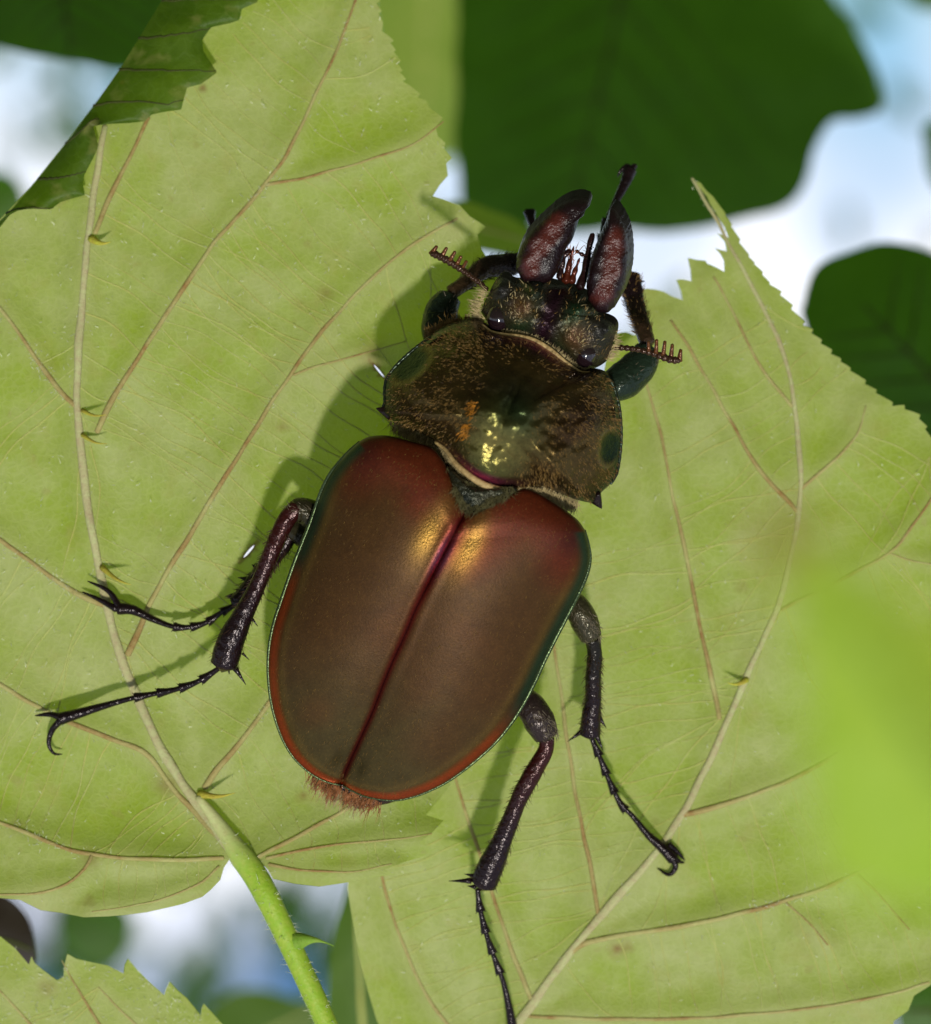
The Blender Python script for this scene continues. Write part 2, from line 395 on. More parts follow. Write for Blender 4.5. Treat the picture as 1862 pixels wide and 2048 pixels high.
def leaf_hairs(poly, zf, parent, n, veins=(), nv=0, lo=(0, 0), hi=(W, H)):
    p = np.stack([rng.uniform(lo[0], hi[0], n), rng.uniform(lo[1], hi[1], n)], 1); p = p[inside(p, poly)]
    dens = 0.5 + 0.5 * wav(p[:, 0], p[:, 1], 130, 2.2); p = p[rng.uniform(0, 1, len(p)) < 0.25 + 0.75 * dens]
    for v_ in veins:
        s = spline(v_, nv); p = np.vstack([p, s + rng.normal(0, 7, s.shape)])
    m = len(p); an = rng.uniform(0, 2 * math.pi, m)
    dr = np.stack([np.cos(an), np.sin(an), rng.uniform(0.15, 1.0, m)], 1)
    v, f = strands(P(p[:, 0], p[:, 1], zf(p[:, 0], p[:, 1]) - 3), dr, rng.uniform(5, 13, m), rng.uniform(0.8, 1.6, m))
    return mk('leaf_hair', v, f, M_whair, parent, stuff=True)
def prickle(p0, p1, zf, parent, r=8, rise=45):
    a, b = arr(p0), arr(p1)
    za = float(zf(a[0], a[1])); t = np.linspace(0, 1, 9)
    x = a[0] + (b[0] - a[0]) * t; y = a[1] + (b[1] - a[1]) * t + 6 * np.sin(math.pi * t)
    v, f = tube(P(x, y, za + 4 + rise * (1 - (1 - t) ** 1.6)), r * (1 - t) ** 1.1 + 0.5, 8); return mk('prickle', v, f, M_prickle, parent)

# --- the large leaf under the beetle
def zA(x, y):
    x = np.asarray(x, float); y = np.asarray(y, float)
    z = -34 * ((x - 450) / 700) ** 2 - 1.0e-4 * np.maximum(0, 900 - y) ** 2 + 6 * wav(x, y, 160, 0.7)
    # right basal lobe comes a little forward over the leaf behind it
    z = z + 14 * np.exp(-(((x - 800) / 220) ** 2 + ((y - 1640) / 110) ** 2))
    return z + 62 * sstep(y, 1570, 1830)
A_mid = d((462, 1684), (400, 1600), (345, 1520), (300, 1440), (237, 1290), (202, 1150), (176, 1020), (156, 850), (152, 750), (160, 620), (172, 480), (186, 370), (206, 248))
A_r0 = d((186, 460), (215, 390), (255, 310), (292, 232))
A_r1 = d((190, 850), (225, 780), (275, 700), (340, 600), (420, 480), (500, 390), (560, 310), (632, 165), (670, 80), (700, 0), (720, -60))
A_r1b = d((525, 365), (620, 345), (740, 310), (820, 280), (872, 240))
A_r2 = d((252, 1290), (300, 1180), (345, 1100), (400, 1010), (480, 880), (570, 740), (640, 645), (720, 560), (800, 490), (900, 430))
A_r2b = d((578, 738), (640, 716), (720, 695), (800, 672))
A_r3 = d((402, 1552), (440, 1500), (490, 1440), (540, 1370), (600, 1280), (690, 1130), (800, 960), (900, 820))
A_r4 = d((505, 1688), (560, 1660), (620, 1628), (690, 1585), (800, 1490), (880, 1400))
A_r5 = d((525, 1690), (600, 1672), (690, 1660), (780, 1652), (850, 1642))
A_r6 = d((530, 1702), (600, 1714), (690, 1716), (770, 1702))
A_l1 = d((156, 805), (112, 762), (62, 692), (20, 632), (-40, 560))
A_l2 = d((215, 1195), (150, 1168), (80, 1120), (0, 1062), (-90, 1000), (-170, 940))
A_l3 = d((440, 1655), (395, 1612), (335, 1545), (290, 1487), (230, 1458), (150, 1428), (70, 1390), (0, 1347), (-120, 1280))
A_l4 = d((440, 1690), (300, 1692), (170, 1680), (90, 1655), (0, 1620), (-120, 1580))
A_l4b = d((180, 1684), (166, 1712), (130, 1742), (60, 1760), (-20, 1762))
A_l4c = d((432, 1706), (390, 1742), (300, 1775), (180, 1795))
A_out = (d((455, 1688), (441, 1708), (434, 1732), (415, 1752), (398, 1766), (360, 1780), (330, 1787), (290, 1796), (250, 1801), (215, 1804), (165, 1806), (120, 1797), (80, 1792), (40, 1772), (0, 1768), (-80, 1740))
         + teeth(d((-80, 1740), (-200, 1600), (-280, 1300), (-300, 1000), (-250, 760), (-140, 570), (0, 432)), 60, 22, 1)
         + d((60, 368), (130, 281), (190, 200), (240, 130), (272, 78), (322, -2), (360, -60))
         + teeth(d((360, -60), (480, -200), (600, -260), (680, -150), (735, -20)), 50, 15, 1)
         + teeth(d((735, -20), (745, 25), (752, 62)), 30, 8, 1) + teeth(d((762, 68), (778, 110), (792, 160)), 26, 7, 1)
         + teeth(d((806, 168), (822, 192), (846, 212)), 24, 7, 1) + d((872, 232), (858, 250)) + teeth(d((862, 268), (874, 292)), 24, 6, 1)
         + d((890, 312), (879, 322), (882, 346), (866, 364), (852, 386), (872, 392), (905, 404), (925, 426), (957, 446), (940, 462), (948, 492), (968, 520))
         + d((985, 540), (1000, 640), (1010, 760), (1000, 900), (990, 1100), (970, 1330), (935, 1480))
         + c6((1860, 300), (1832, 352), (1775, 420), (1735, 468), (1770, 480), (1808, 490), (1760, 540), (1700, 585), (1740, 594), (1785, 602), (1715, 640), (1640, 662), (1570, 690), (1610, 712), (1520, 722), (1400, 746), (1300, 760), (1200, 748), (1112, 728), (1090, 690), (1040, 640), (960, 630)))
leafA = thing('bramble_leaf', 'large pale green leaf underside beneath the beetle, its upper margin curled over dark green', 'leaf', P(*d((452, 1680))[0], 0), 'pale bramble leaves seen from below')
A_veins = [A_mid, A_r0, A_r1, A_r1b, A_r2, A_r2b, A_r3, A_r4, A_r5, A_r6, A_l1, A_l2, A_l3, A_l4, A_l4b, A_l4c]
hole = (498, 1103, 16, 2.3, math.atan2(-1.15, 1.0))
hole2 = (758, 742, 16, 1.6, math.atan2(1.2, 1.0))
spA = [(*d((640, 578))[0], 14, .45), (*d((590, 600))[0], 12, .3), (*d((330, 1545))[0], 22, .5), (*d((180, 1690))[0], 16, .4), (*d((175, 1775))[0], 8, .6), (*d((35, 1625))[0], 10, .4),
       (*d((595, 1568))[0], 8, .7), (*d((100, 715))[0], 25, .15), (*d((330, 170))[0], 6, .8), (*d((400, 172))[0], 5, .8), (*d((560, 840))[0], 9, .5), (*d((735, 700))[0], 26, .4)]
blade('blade', A_out, zA, A_veins, M_under, leafA, step=13, puck=17, sig=34, spots=spA, holes=(hole, hole2))
vein('midrib', A_mid, 12.5, 7.5, zA, M_midrib, leafA, 0.05, 0.6, 12)
for v_, r0, r1 in ((A_r0, 6, 4.5), (A_r1, 6.5, 3), (A_r1b, 4, 1.6), (A_r2, 7, 3), (A_r2b, 3, 1.2), (A_r3, 7, 3.5), (A_r4, 5.5, 3), (A_r5, 4.2, 1.2), (A_r6, 3.8, 1.2),
                   (A_l1, 6, 4), (A_l2, 6.5, 4), (A_l3, 7, 4.5), (A_l4, 5.5, 4.5), (A_l4b, 4, 2.4), (A_l4c, 3, 1.2)):
    vein('vein', v_, r0, r1, zA, M_vein, leafA)
A_edgeR = d((852, 386), (960, 500), (1000, 700), (990, 1000))
rungs([(A_r1[:6], A_r2[:9], 26), (A_r2, A_r3, 30), (A_mid[6:], A_r1[:7], 12), (A_mid[2:7], A_r2[:6], 12), (A_r3, A_r4, 14), (A_mid[5:10], A_l1, 8), (A_l2, A_l1, 9), (A_l3, A_l2, 14), (A_l4, A_l3, 18),
       (A_r1b, A_r2[7:], 7), (A_r1[5:], d((752, 20), (800, 170), (850, 230), (700, 300)), 10), (A_r4, A_r5, 9), (A_r5, A_r6, 8), (A_r1[4:], d((330, 215), (430, 100), (560, -50)), 16), (A_l4c, A_l4, 8)],
      A_out, zA, leafA, puck=17, sig=34, veins=A_veins)
leaf_hairs(A_out, zA, leafA, 2200, [A_mid, A_mid, A_l3, A_l4, A_l1, A_l2, A_r1, A_r2, A_r3], 260, (-20, 0), (1000, 1850))
for a, b, r, ri in ((c8((432, 578))[0], c8((556, 600))[0], 4.2, 50), (c8((432, 706))[0], c8((560, 752))[0], 4.2, 50), (c8((535, 1400))[0], c8((688, 1492))[0], 6, 60),
                    (c5((372, 972))[0], c5((452, 985))[0], 8, 45), (c6((815, 382))[0], c6((958, 378))[0], 8, 55)):
    prickle(a, b, zA, leafA, r, ri)
# petiole with its own prickle
pet = spline(d((668, 2080), (640, 2010), (592, 1905), (545, 1805), (505, 1728), (462, 1668), (418, 1605), (390, 1570)), 60)
rp = np.interp(np.linspace(0, 1, 60), [0, .35, .62, .75, 0.86, 1], [22, 22, 25, 25, 16, 7]); pz = np.interp(np.linspace(0, 1, 60), [0, .6, .75, 1], [62, 50, 32, 8])
v, f = tube(P(pet[:, 0], pet[:, 1], pz), rp, 18, 0.95); tp = NT('petiole_blend'); fa = tp.ramp(tp.noise(14, 4, .65), [(.4, 0.), (.7, .7)])
cg = tp.mix(fa, (0.24, 0.40, 0.022), (0.36, 0.44, 0.06)); cm = tp.mix(fa, (0.50, 0.54, 0.23), (0.44, 0.38, 0.19))
M_pb = tp.done(tp.bsdf(tp.mix(tp.attr('blend'), cg, cm), .5, 0, .35, tp.bump(tp.noise(6, 3, .6), 2, .6)))
bl = np.r_[np.repeat(sstep(np.linspace(0, 1, 60), .66, .93), 18), 0, 1]
petiole = mk('petiole', v, f, M_pb, leafA, attrs={'blend': bl})
a, b = c6((1205, 985))[0], c6((1360, 1002))[0]
t = np.linspace(0, 1, 12); x = a[0] + (b[0] - a[0]) * t; y = a[1] + (b[1] - a[1]) * t - 8 * np.sin(math.pi * t)
v, f = tube(P(x, y, 56 + 12 * t), 22 * (1 - t) ** 2.2 + 1.0, 10); mk('prickle', v, f, M_petiole, petiole)
NH = 170; ii = rng.integers(2, 50, NH); an = rng.uniform(0, 2 * math.pi, NH)
rt = P(pet[ii, 0] + np.cos(an) * rp[ii] * 0.98, pet[ii, 1] + np.sin(an) * 6, pz[ii] + np.abs(np.sin(an)) * rp[ii] * 0.9)
v, f = strands(rt, np.stack([np.cos(an), rng.normal(0, .5, NH), np.abs(np.sin(an)) + .1], 1), rng.uniform(8, 20, NH), rng.uniform(0.7, 1.2, NH)); mk('leaf_hair', v, f, M_whair, petiole, stuff=True)

# curled-over upper margin: the dark upper side shows
fold = d((-60, 490), (0, 434), (60, 370), (130, 282), (190, 200), (240, 130), (272, 78), (322, -4), (380, -90))
marg = d((-60, 500), (0, 446), (20, 422), (45, 410), (100, 413), (120, 398), (168, 384), (163, 362), (166, 344), (188, 300), (193, 285), (184, 250), (190, 228), (205, 245), (255, 243), (285, 240), (300, 226),
         (325, 220), (356, 215), (362, 190), (368, 172), (395, 165), (427, 142), (412, 118), (400, 100), (398, 78), (415, 54), (455, 46), (472, 40), (476, 18), (506, 4), (520, -40), (560, -90))
nS, nT = 220, 18
Fs = spline(fold, nS); Ms = resample(marg, nS)
# align margin stations to the fold by projection along the fold's across direction
acr = np.array([0.80, 0.60])
V = []; 
for i in range(nS):
    for j in range(nT):
        t = j / (nT - 1); q = Fs[i] + (Ms[i] - Fs[i]) * t
        q = q + wav(q[0], q[1], 30, 1.0) * 1.0 * t
        z = float(zA(*Fs[i])) * (1 - t) + float(zA(*Ms[i])) * t + 62 * math.sin(math.pi * min(1, t * 0.62 + 0.06)) - 8 + 9 * wav(q[0], q[1], 26, .3) * t
        V.append(P(q[0], q[1], z))
Fq = [(i * nT + j, (i + 1) * nT + j, (i + 1) * nT + j + 1, i * nT + j + 1) for i in range(nS - 1) for j in range(nT - 1)]
curl = mk('curled_margin', V, Fq, M_upper, leafA, attrs={'spot': np.zeros(len(V)), 'nearvein': np.zeros(len(V))}, label='dark green upper side of the margin curled over')
Vc = arr(V).reshape(nS, nT, 3)
for i0, i1 in ((30, 42), (58, 66), (84, 92), (112, 132), (138, 152), (160, 172), (186, 198)):
    pts = arr([Vc[int(round(i0 + (i1 - i0) * j / (nT - 1))), j] for j in range(nT)]) + [0, 0, 1.0]
    pts[:, 2] -= 1.6; v, f = tube(pts, np.linspace(3.6, 1.2, nT), 6, 0.6); mk('vein', v, f, M_darkvein, curl)

# --- the leaf right of the beetle
def zE(x, y):
    x = np.asarray(x, float); y = np.asarray(y, float)
    z = -95 - 95 * np.clip((1250 - y) / 900, 0, 2) ** 2 + 10 * wav(x, y, 190, 2.1) + 0.05 * (x - 1200) * np.clip((y - 700) / 700, 0, 1)
    return z - 50 * np.clip((y - 1750) / 400, 0, 2) * np.clip((1100 - x) / 500, 0, 1)
E_mid = d((940, 2110), (1030, 2000), (1110, 1892), (1180, 1806), (1290, 1680), (1350, 1590), (1405, 1480), (1480, 1310), (1535, 1185), (1565, 1060), (1577, 955), (1568, 830), (1550, 720), (1505, 610), (1440, 490), (1395, 405), (1362, 352))
E_l1 = d((1178, 1800), (1165, 1720), (1140, 1600), (1120, 1480), (1100, 1330), (1075, 1200), (1045, 1090))
E_l2 = d((1417, 1415), (1400, 1330), (1378, 1230), (1350, 1090), (1325, 980), (1300, 850), (1268, 740))
E_l3 = d((1572, 1010), (1500, 930), (1450, 850), (1400, 760), (1360, 690), (1320, 630))
E_l4 = d((1560, 800), (1510, 740), (1470, 670), (1430, 590), (1405, 545))
E_l0 = d((1050, 1980), (1000, 1850), (950, 1700), (905, 1560), (880, 1460))
E_l00 = d((960, 2100), (900, 2040), (840, 1960), (790, 1850), (760, 1760), (740, 1660))
E_r1 = d((1576, 965), (1620, 925), (1660, 890), (1690, 850), (1705, 800))
E_r2 = d((1540, 1200), (1640, 1150), (1750, 1090), (1800, 1030), (1850, 960), (1890, 900))
E_r2b = d((1752, 1090), (1800, 1105), (1850, 1115))
E_r3 = d((1340, 1605), (1420, 1585), (1500, 1558), (1590, 1520), (1700, 1450), (1850, 1330), (1960, 1230))
E_r4 = d((1112, 1888), (1140, 1862), (1180, 1850), (1250, 1838), (1350, 1822), (1450, 1800), (1540, 1775), (1640, 1740), (1760, 1680), (1900, 1600))
E_r4b = d((1545, 1775), (1590, 1815), (1630, 1860))
E_r4c = d((1690, 1720), (1740, 1770), (1790, 1830))
E_r5 = d((1040, 2000), (1150, 2005), (1350, 2005), (1550, 1990), (1720, 1965), (1830, 1935))
E_out = (c7((383, 110), (402, 132), (425, 138), (450, 172), (478, 196), (512, 242)) + teeth(c7((512, 242), (560, 330), (600, 410), (660, 490), (720, 570)), 26, 4, 1)
         + teeth(c7((720, 570), (790, 640), (850, 735), (910, 790), (960, 850), (1030, 905), (1100, 975), (1160, 1020), (1220, 1082), (1300, 1102), (1350, 1135), (1392, 1205), (1420, 1290)), 32, 7, 1)
         + teeth(d((1890, 920), (2080, 980), (2330, 1150), (2470, 1450), (2420, 1720), (2150, 1880), (1880, 1892)), 60, 16, 1)  # unseen right side, widened to keep the sun off the leaves behind
         + d((1845, 1905), (1832, 1940), (1800, 1960), (1788, 1990), (1760, 2010), (1755, 2040)) + teeth(d((1755, 2040), (1600, 2120), (1400, 2180), (1150, 2200), (1000, 2190)), 50, 14, 1)
         + d((960, 2130), (900, 2160), (820, 2120), (772, 2060), (742, 2010), (724, 1950), (712, 1900), (700, 1850), (692, 1800), (684, 1750), (690, 1650), (740, 1500), (820, 1300), (950, 1100), (1050, 950), (1130, 830), (1190, 730))
         + c7((40, 800), (62, 778), (110, 772), (146, 786), (170, 760), (196, 700), (178, 640), (160, 596), (200, 588), (236, 592), (270, 600), (300, 618), (350, 636), (343, 600), (323, 549), (352, 548), (388, 556), (384, 510), (372, 457), (410, 466), (448, 470), (456, 482), (494, 498),
              (528, 517), (526, 470), (510, 440), (487, 416), (512, 424), (538, 430), (530, 390), (497, 352), (522, 362), (546, 372), (530, 330), (508, 296), (490, 262), (466, 226), (456, 200), (430, 168), (412, 150)))
leafE = thing('bramble_leaf', 'pale green leaf with long pointed tip to the right of the beetle\'s head', 'leaf', P(*d((950, 2110))[0], -100), 'pale bramble leaves seen from below')
E_veins = [E_mid, E_l1, E_l2, E_l3, E_l4, E_l0, E_l00, E_r1, E_r2, E_r2b, E_r3, E_r4, E_r4b, E_r4c, E_r5]
spE = [(*d((1215, 1868))[0], 12, .8), (*d((1235, 1866))[0], 9, .7), (*d((1460, 1155))[0], 10, .5), (*d((1850, 1928))[0], 6, .8), (*d((1290, 1620))[0], 8, .2)]
blade('blade', E_out, zE, E_veins, M_under, leafE, step=14, puck=17, sig=34, spots=spE)
vein('midrib', E_mid, 11.5, 3.5, zE, M_midrib, leafE, 0.05, 0.55, 12)
for v_, r0, r1 in ((E_l1, 5.5, 3.5), (E_l2, 6, 3), (E_l3, 5.5, 3), (E_l4, 4.5, 2.5), (E_l0, 6, 3), (E_l00, 5, 3), (E_r1, 5, 2), (E_r2, 5, 2.5), (E_r2b, 2.5, 1.5), (E_r3, 6.5, 3), (E_r4, 7, 3.5), (E_r4b, 2.6, 1.5), (E_r4c, 3, 1.5), (E_r5, 5, 3)):
    vein('vein', v_, r0, r1, zE, M_vein, leafE)
rungs([(E_l1, E_l2, 24), (E_l2, E_l3, 12), (E_mid[4:8], E_l1, 10), (E_mid[6:11], E_l2, 14), (E_mid[10:14], E_l3, 9), (E_l0, E_l1, 22), (E_l00, E_l0, 18), (E_r2, E_r1, 9), (E_r3, E_r2, 18), (E_r4, E_r3, 18), (E_r5, E_r4, 20), (E_mid[11:15], d((1600, 650), (1700, 760), (1790, 830)), 8),
       (E_r2, d((1720, 800), (1790, 850), (1830, 900)), 12)], E_out, zE, leafE, puck=17, sig=34, veins=E_veins)
leaf_hairs(E_out, zE, leafE, 1200, [E_mid, E_r4], 220, (700, 350), (1880, 2060))
for a, b in ((d((1470, 1338))[0], d((1432, 1344))[0]),): prickle(a, b, zE, leafE, 6, 35)

# --- the leaf tip in the lower left corner
def zF(x, y): return -70 + 8 * wav(np.asarray(x, float), np.asarray(y, float), 120, .2)
F_out = (c6((-300, 1300), (-150, 1050), (0, 962), (62, 1012), (118, 1078), (128, 1044), (140, 1070), (172, 1098), (232, 1142), (258, 1128), (262, 1080), (274, 1034), (310, 1054), (380, 1070), (440, 1082), (504, 1114), (508, 1080), (522, 1054), (560, 1100), (610, 1150), (668, 1202), (676, 1176), (690, 1146), (720, 1180), (760, 1214),
            (818, 1284), (820, 1258), (830, 1236), (862, 1272), (910, 1325), (1000, 1480), (700, 1700), (0, 1700)))
leafF = thing('bramble_leaf', 'pale serrated leaf tip poking up below the large leaf, left of the green stalk', 'leaf', P(*d((150, 2150))[0], -70), 'pale bramble leaves seen from below')
F_v = [c6((-100, 1080), (0, 1185), (60, 1250), (130, 1330), (200, 1420)), c6((400, 1170), (480, 1250), (560, 1330), (640, 1420)), c6((250, 1060), (330, 1200), (420, 1350))]
blade('blade', F_out, zF, F_v, M_under, leafF, step=16, spots=[(*c6((190, 1170))[0], 18, .4)])
for v_ in F_v: vein('vein', v_, 1.2, 5, zF, M_vein, leafF)
rungs([(F_v[0], F_v[1], 10)], F_out, zF, leafF, veins=F_v)
leaf_hairs(F_out, zF, leafF, 800, [], 0, (0, 1870), (460, 2048))

# --- leaves farther back and the blurred one in front
def far_leaf(name, label, pts, depth_mm, mat, vline, bow=60, vein_m=None, spots=(), tooth=None, step=34, ph=0.0, group=None):
    z0 = -depth_mm / 1000 / K
    o2 = spline(pts + [pts[0]], 150)[:-1]; c = arr(pts).mean(0)
    o2 = o2 + np.stack([wav(o2[:, 0], o2[:, 1], 26, ph), wav(o2[:, 1], o2[:, 0], 31, ph + 1)], 1) * 5
    if tooth: o2 = np.vstack(teeth(np.vstack([o2, o2[:1]]), tooth[0], tooth[1], tooth[2]))
    zf = lambda x, y: z0 - bow * (((np.asarray(x, float) - c[0]) / 400) ** 2 + ((np.asarray(y, float) - c[1]) / 400) ** 2) + 16 * wav(np.asarray(x, float), np.asarray(y, float), 120, ph)
    t_ = thing(name, label, 'leaf', P(*vline[0], z0), group)
    blade('blade', o2, zf, [vline], mat, t_, step=step, puck=22, sig=70, bstep=16, spots=spots)
    vein('midrib', vline, 10, 4, zf, vein_m or M_darkvein, t_)
    if step >= 34:
        ml = spline(vline, 40); tg_ = np.gradient(ml, axis=0); tg_ /= np.linalg.norm(tg_, axis=1)[:, None]
        for k in (4, 10, 16, 22, 28, 33):
            for sg in (-1, 1):
                dr = tg_[k] * .75 + sg * np.array([-tg_[k][1], tg_[k][0]]); q = ml[k] + dr * np.linspace(0, 1, 60)[:, None] * 700 + tg_[k] * (np.linspace(0, 1, 60) ** 2)[:, None] * 160
                m_ = inside(q, o2); e = int(np.argmin(m_)) if not m_.all() else 59
                if e > 6: vein('vein', q[:e - 2:3] if e > 14 else q[:e - 1], 5, 1.5, zf, vein_m or M_darkvein, t_)
    return t_
BGG = 'out of focus leaves behind'
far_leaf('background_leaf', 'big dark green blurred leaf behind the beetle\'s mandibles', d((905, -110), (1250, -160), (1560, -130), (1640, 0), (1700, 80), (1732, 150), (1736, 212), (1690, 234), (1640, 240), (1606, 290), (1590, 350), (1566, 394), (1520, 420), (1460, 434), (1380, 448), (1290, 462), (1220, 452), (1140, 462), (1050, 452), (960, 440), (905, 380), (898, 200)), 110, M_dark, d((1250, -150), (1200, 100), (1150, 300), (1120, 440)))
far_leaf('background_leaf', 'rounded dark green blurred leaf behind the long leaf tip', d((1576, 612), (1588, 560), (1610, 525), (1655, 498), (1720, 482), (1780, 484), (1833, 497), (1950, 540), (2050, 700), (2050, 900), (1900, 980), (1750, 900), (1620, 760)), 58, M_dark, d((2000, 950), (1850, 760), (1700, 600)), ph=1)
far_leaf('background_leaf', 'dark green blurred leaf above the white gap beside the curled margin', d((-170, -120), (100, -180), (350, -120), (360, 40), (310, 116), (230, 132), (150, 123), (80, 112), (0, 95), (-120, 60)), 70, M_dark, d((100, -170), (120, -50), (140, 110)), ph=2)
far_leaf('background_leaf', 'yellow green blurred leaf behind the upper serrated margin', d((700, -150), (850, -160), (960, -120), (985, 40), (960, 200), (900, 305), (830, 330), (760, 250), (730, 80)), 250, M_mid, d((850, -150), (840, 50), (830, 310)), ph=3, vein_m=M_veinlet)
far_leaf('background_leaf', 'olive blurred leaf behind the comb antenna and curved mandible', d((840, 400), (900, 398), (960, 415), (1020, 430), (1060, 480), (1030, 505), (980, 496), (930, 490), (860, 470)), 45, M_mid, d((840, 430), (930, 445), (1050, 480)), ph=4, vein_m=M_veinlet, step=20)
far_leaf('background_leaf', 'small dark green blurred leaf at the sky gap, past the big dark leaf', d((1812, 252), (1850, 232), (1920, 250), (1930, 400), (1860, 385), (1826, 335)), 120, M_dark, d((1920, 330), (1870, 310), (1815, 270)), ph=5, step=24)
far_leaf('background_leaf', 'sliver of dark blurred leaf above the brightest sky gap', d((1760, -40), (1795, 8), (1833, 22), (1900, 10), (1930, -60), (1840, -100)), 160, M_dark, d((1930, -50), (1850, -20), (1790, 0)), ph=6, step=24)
far_leaf('background_leaf', 'dark green narrow leaf behind the stalk and the pointed leaf', d((636, 2100), (648, 1900), (664, 1800), (700, 1730), (780, 1790), (840, 2100), (740, 2160)), 42, M_mid2, d((720, 2140), (710, 1950), (700, 1750)), ph=7, step=24, vein_m=M_veinlet)
far_leaf('dead_leaf', 'nearly black withered leaf above the serrated leaf tip', d((-80, 1750), (10, 1770), (52, 1806), (70, 1850), (70, 1895), (30, 1940), (-80, 1950)), 26, M_dead, d((-80, 1850), (0, 1850), (62, 1870)), ph=8, step=20)
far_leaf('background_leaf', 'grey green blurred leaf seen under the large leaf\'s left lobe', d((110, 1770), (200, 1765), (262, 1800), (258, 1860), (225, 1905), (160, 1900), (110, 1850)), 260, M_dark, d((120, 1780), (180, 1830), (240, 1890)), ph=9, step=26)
far_leaf('background_leaf', 'bright green blurred leaf left of the stalk\'s lower end', d((420, 1968), (480, 1950), (560, 1958), (640, 1980), (680, 2100), (500, 2160), (400, 2080)), 130, M_mid2, d((420, 2100), (520, 2040), (620, 1990)), ph=10, step=26, vein_m=M_veinlet)
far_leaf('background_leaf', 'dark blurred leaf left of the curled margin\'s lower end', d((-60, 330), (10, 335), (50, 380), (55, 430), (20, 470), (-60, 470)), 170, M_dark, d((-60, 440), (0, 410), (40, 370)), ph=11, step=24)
far_leaf('background_leaf', 'dark leaf showing past the right leaf\'s lower margin', d((1770, 1990), (1800, 1950), (1850, 1930), (1930, 1960), (1930, 2010), (1850, 2050), (1780, 2040)), 50, M_dark, d((1900, 2000), (1840, 1990), (1790, 1990)), ph=12, step=24)
far_leaf('foreground_leaf', 'bright yellow green leaf blurred close to the lens, with reddish tip', d((1495, 975), (1560, 1010), (1640, 1060), (1760, 1150), (1920, 1290), (2010, 1500), (1960, 1740), (1850, 1790), (1720, 1780), (1620, 1740), (1590, 1600), (1575, 1400), (1550, 1220), (1510, 1100)), -124, M_fresh, d((2000, 1700), (1850, 1480), (1700, 1250), (1510, 1000)), spots=[(*d((1520, 1035))[0], 85, 1.0)], bow=30, step=26, vein_m=M_petiole)

# --- crown of a tree metres behind, seen only as blurred blotches against the sky
tree = thing('background_tree', 'far tree crown blurred to soft blotches against the sky', 'tree', P(W / 2, 4200, -3.0 / K))
def crown_leaves(n, dens, zlo, zhi, size):
    V, F = [], []
    while len(F) < n * 6:
        px, py = random.uniform(-300, 2160), random.uniform(-300, 3000)
        if random.random() > dens(px, py): continue
        z = -random.uniform(zlo, zhi) / K; c = P(px, py, z); l = random.uniform(*size) / K; w = l * random.uniform(.35, .5)
        a = Vector((random.gauss(0, 1), random.gauss(0, 1), random.gauss(0, .6))).normalized(); b = a.cross(Vector((random.gauss(0, .5), random.gauss(0, .5), 1))).normalized(); nn = a.cross(b)
        o = len(V); a, b, nn = arr(a), arr(b), arr(nn)
        V += [c - a * l / 2, c - a * l * .15 + b * w / 2 + nn * w * .15, c - a * l * .15, c - a * l * .15 - b * w / 2 + nn * w * .15, c + a * l * .2 + b * w * .38 + nn * w * .12, c + a * l * .2, c + a * l * .2 - b * w * .38 + nn * w * .12, c + a * l / 2]
        F += [(o, o + 2, o + 1), (o, o + 3, o + 2), (o + 1, o + 2, o + 5, o + 4), (o + 2, o + 3, o + 6, o + 5), (o + 4, o + 5, o + 7), (o + 5, o + 6, o + 7)]
    return V, F
def tree_dens(px, py):
    k = 0.5 + 0.5 * float(wav(px + 300, py, 120, 1.2)) + .35 * float(wav(px, py, 55, .3))
    base = 0.16 + 0.75 * min(1, max(0, (py - 900) / 800)) + (0.6 if px < 260 and py < 520 else 0)
    for cx, cy, r in ((386, 1880, 210), (1700, 330, 330), (1400, 520, 250)): base *= 1 - .93 * math.exp(-((px - cx) ** 2 + (py - cy) ** 2) / r ** 2)
    return base * max(0, k)
V, F = crown_leaves(2100, tree_dens, 2.4, 4.0, (.035, .07)); mk('crown', V, F, M_dark, tree, attrs={'spot': np.zeros(len(V))}, stuff=True)
for pts, r0, r1 in (((( 700, 4200), (560, 3000), (430, 2300), (150, 1900), (-200, 1700)), 60, 14), (((620, 3300), (900, 2500), (1500, 2100), (1900, 1950)), 40, 12)):
    s = spline(pts, 40); t = np.linspace(0, 1, 40); v, f = tube(P(s[:, 0], s[:, 1], -3.0 / K), (r0 + (r1 - r0) * t) * 14, 10); mk('branch', v, f, M_dead, tree, attrs={'spot': np.zeros(len(v))})

# ------------------------------------------------------------------ the beetle
beetle = thing('beetle', 'bronze brown beetle with comb antennae and toothed mandibles clinging to the leaf', 'beetle', P(*d((880, 1150))[0], 0))
rngb = np.random.default_rng(3)
def colmix(a, b, t): t = np.clip(t, 0, 1)[:, None]; return arr(a) * (1 - t) + arr(b) * t

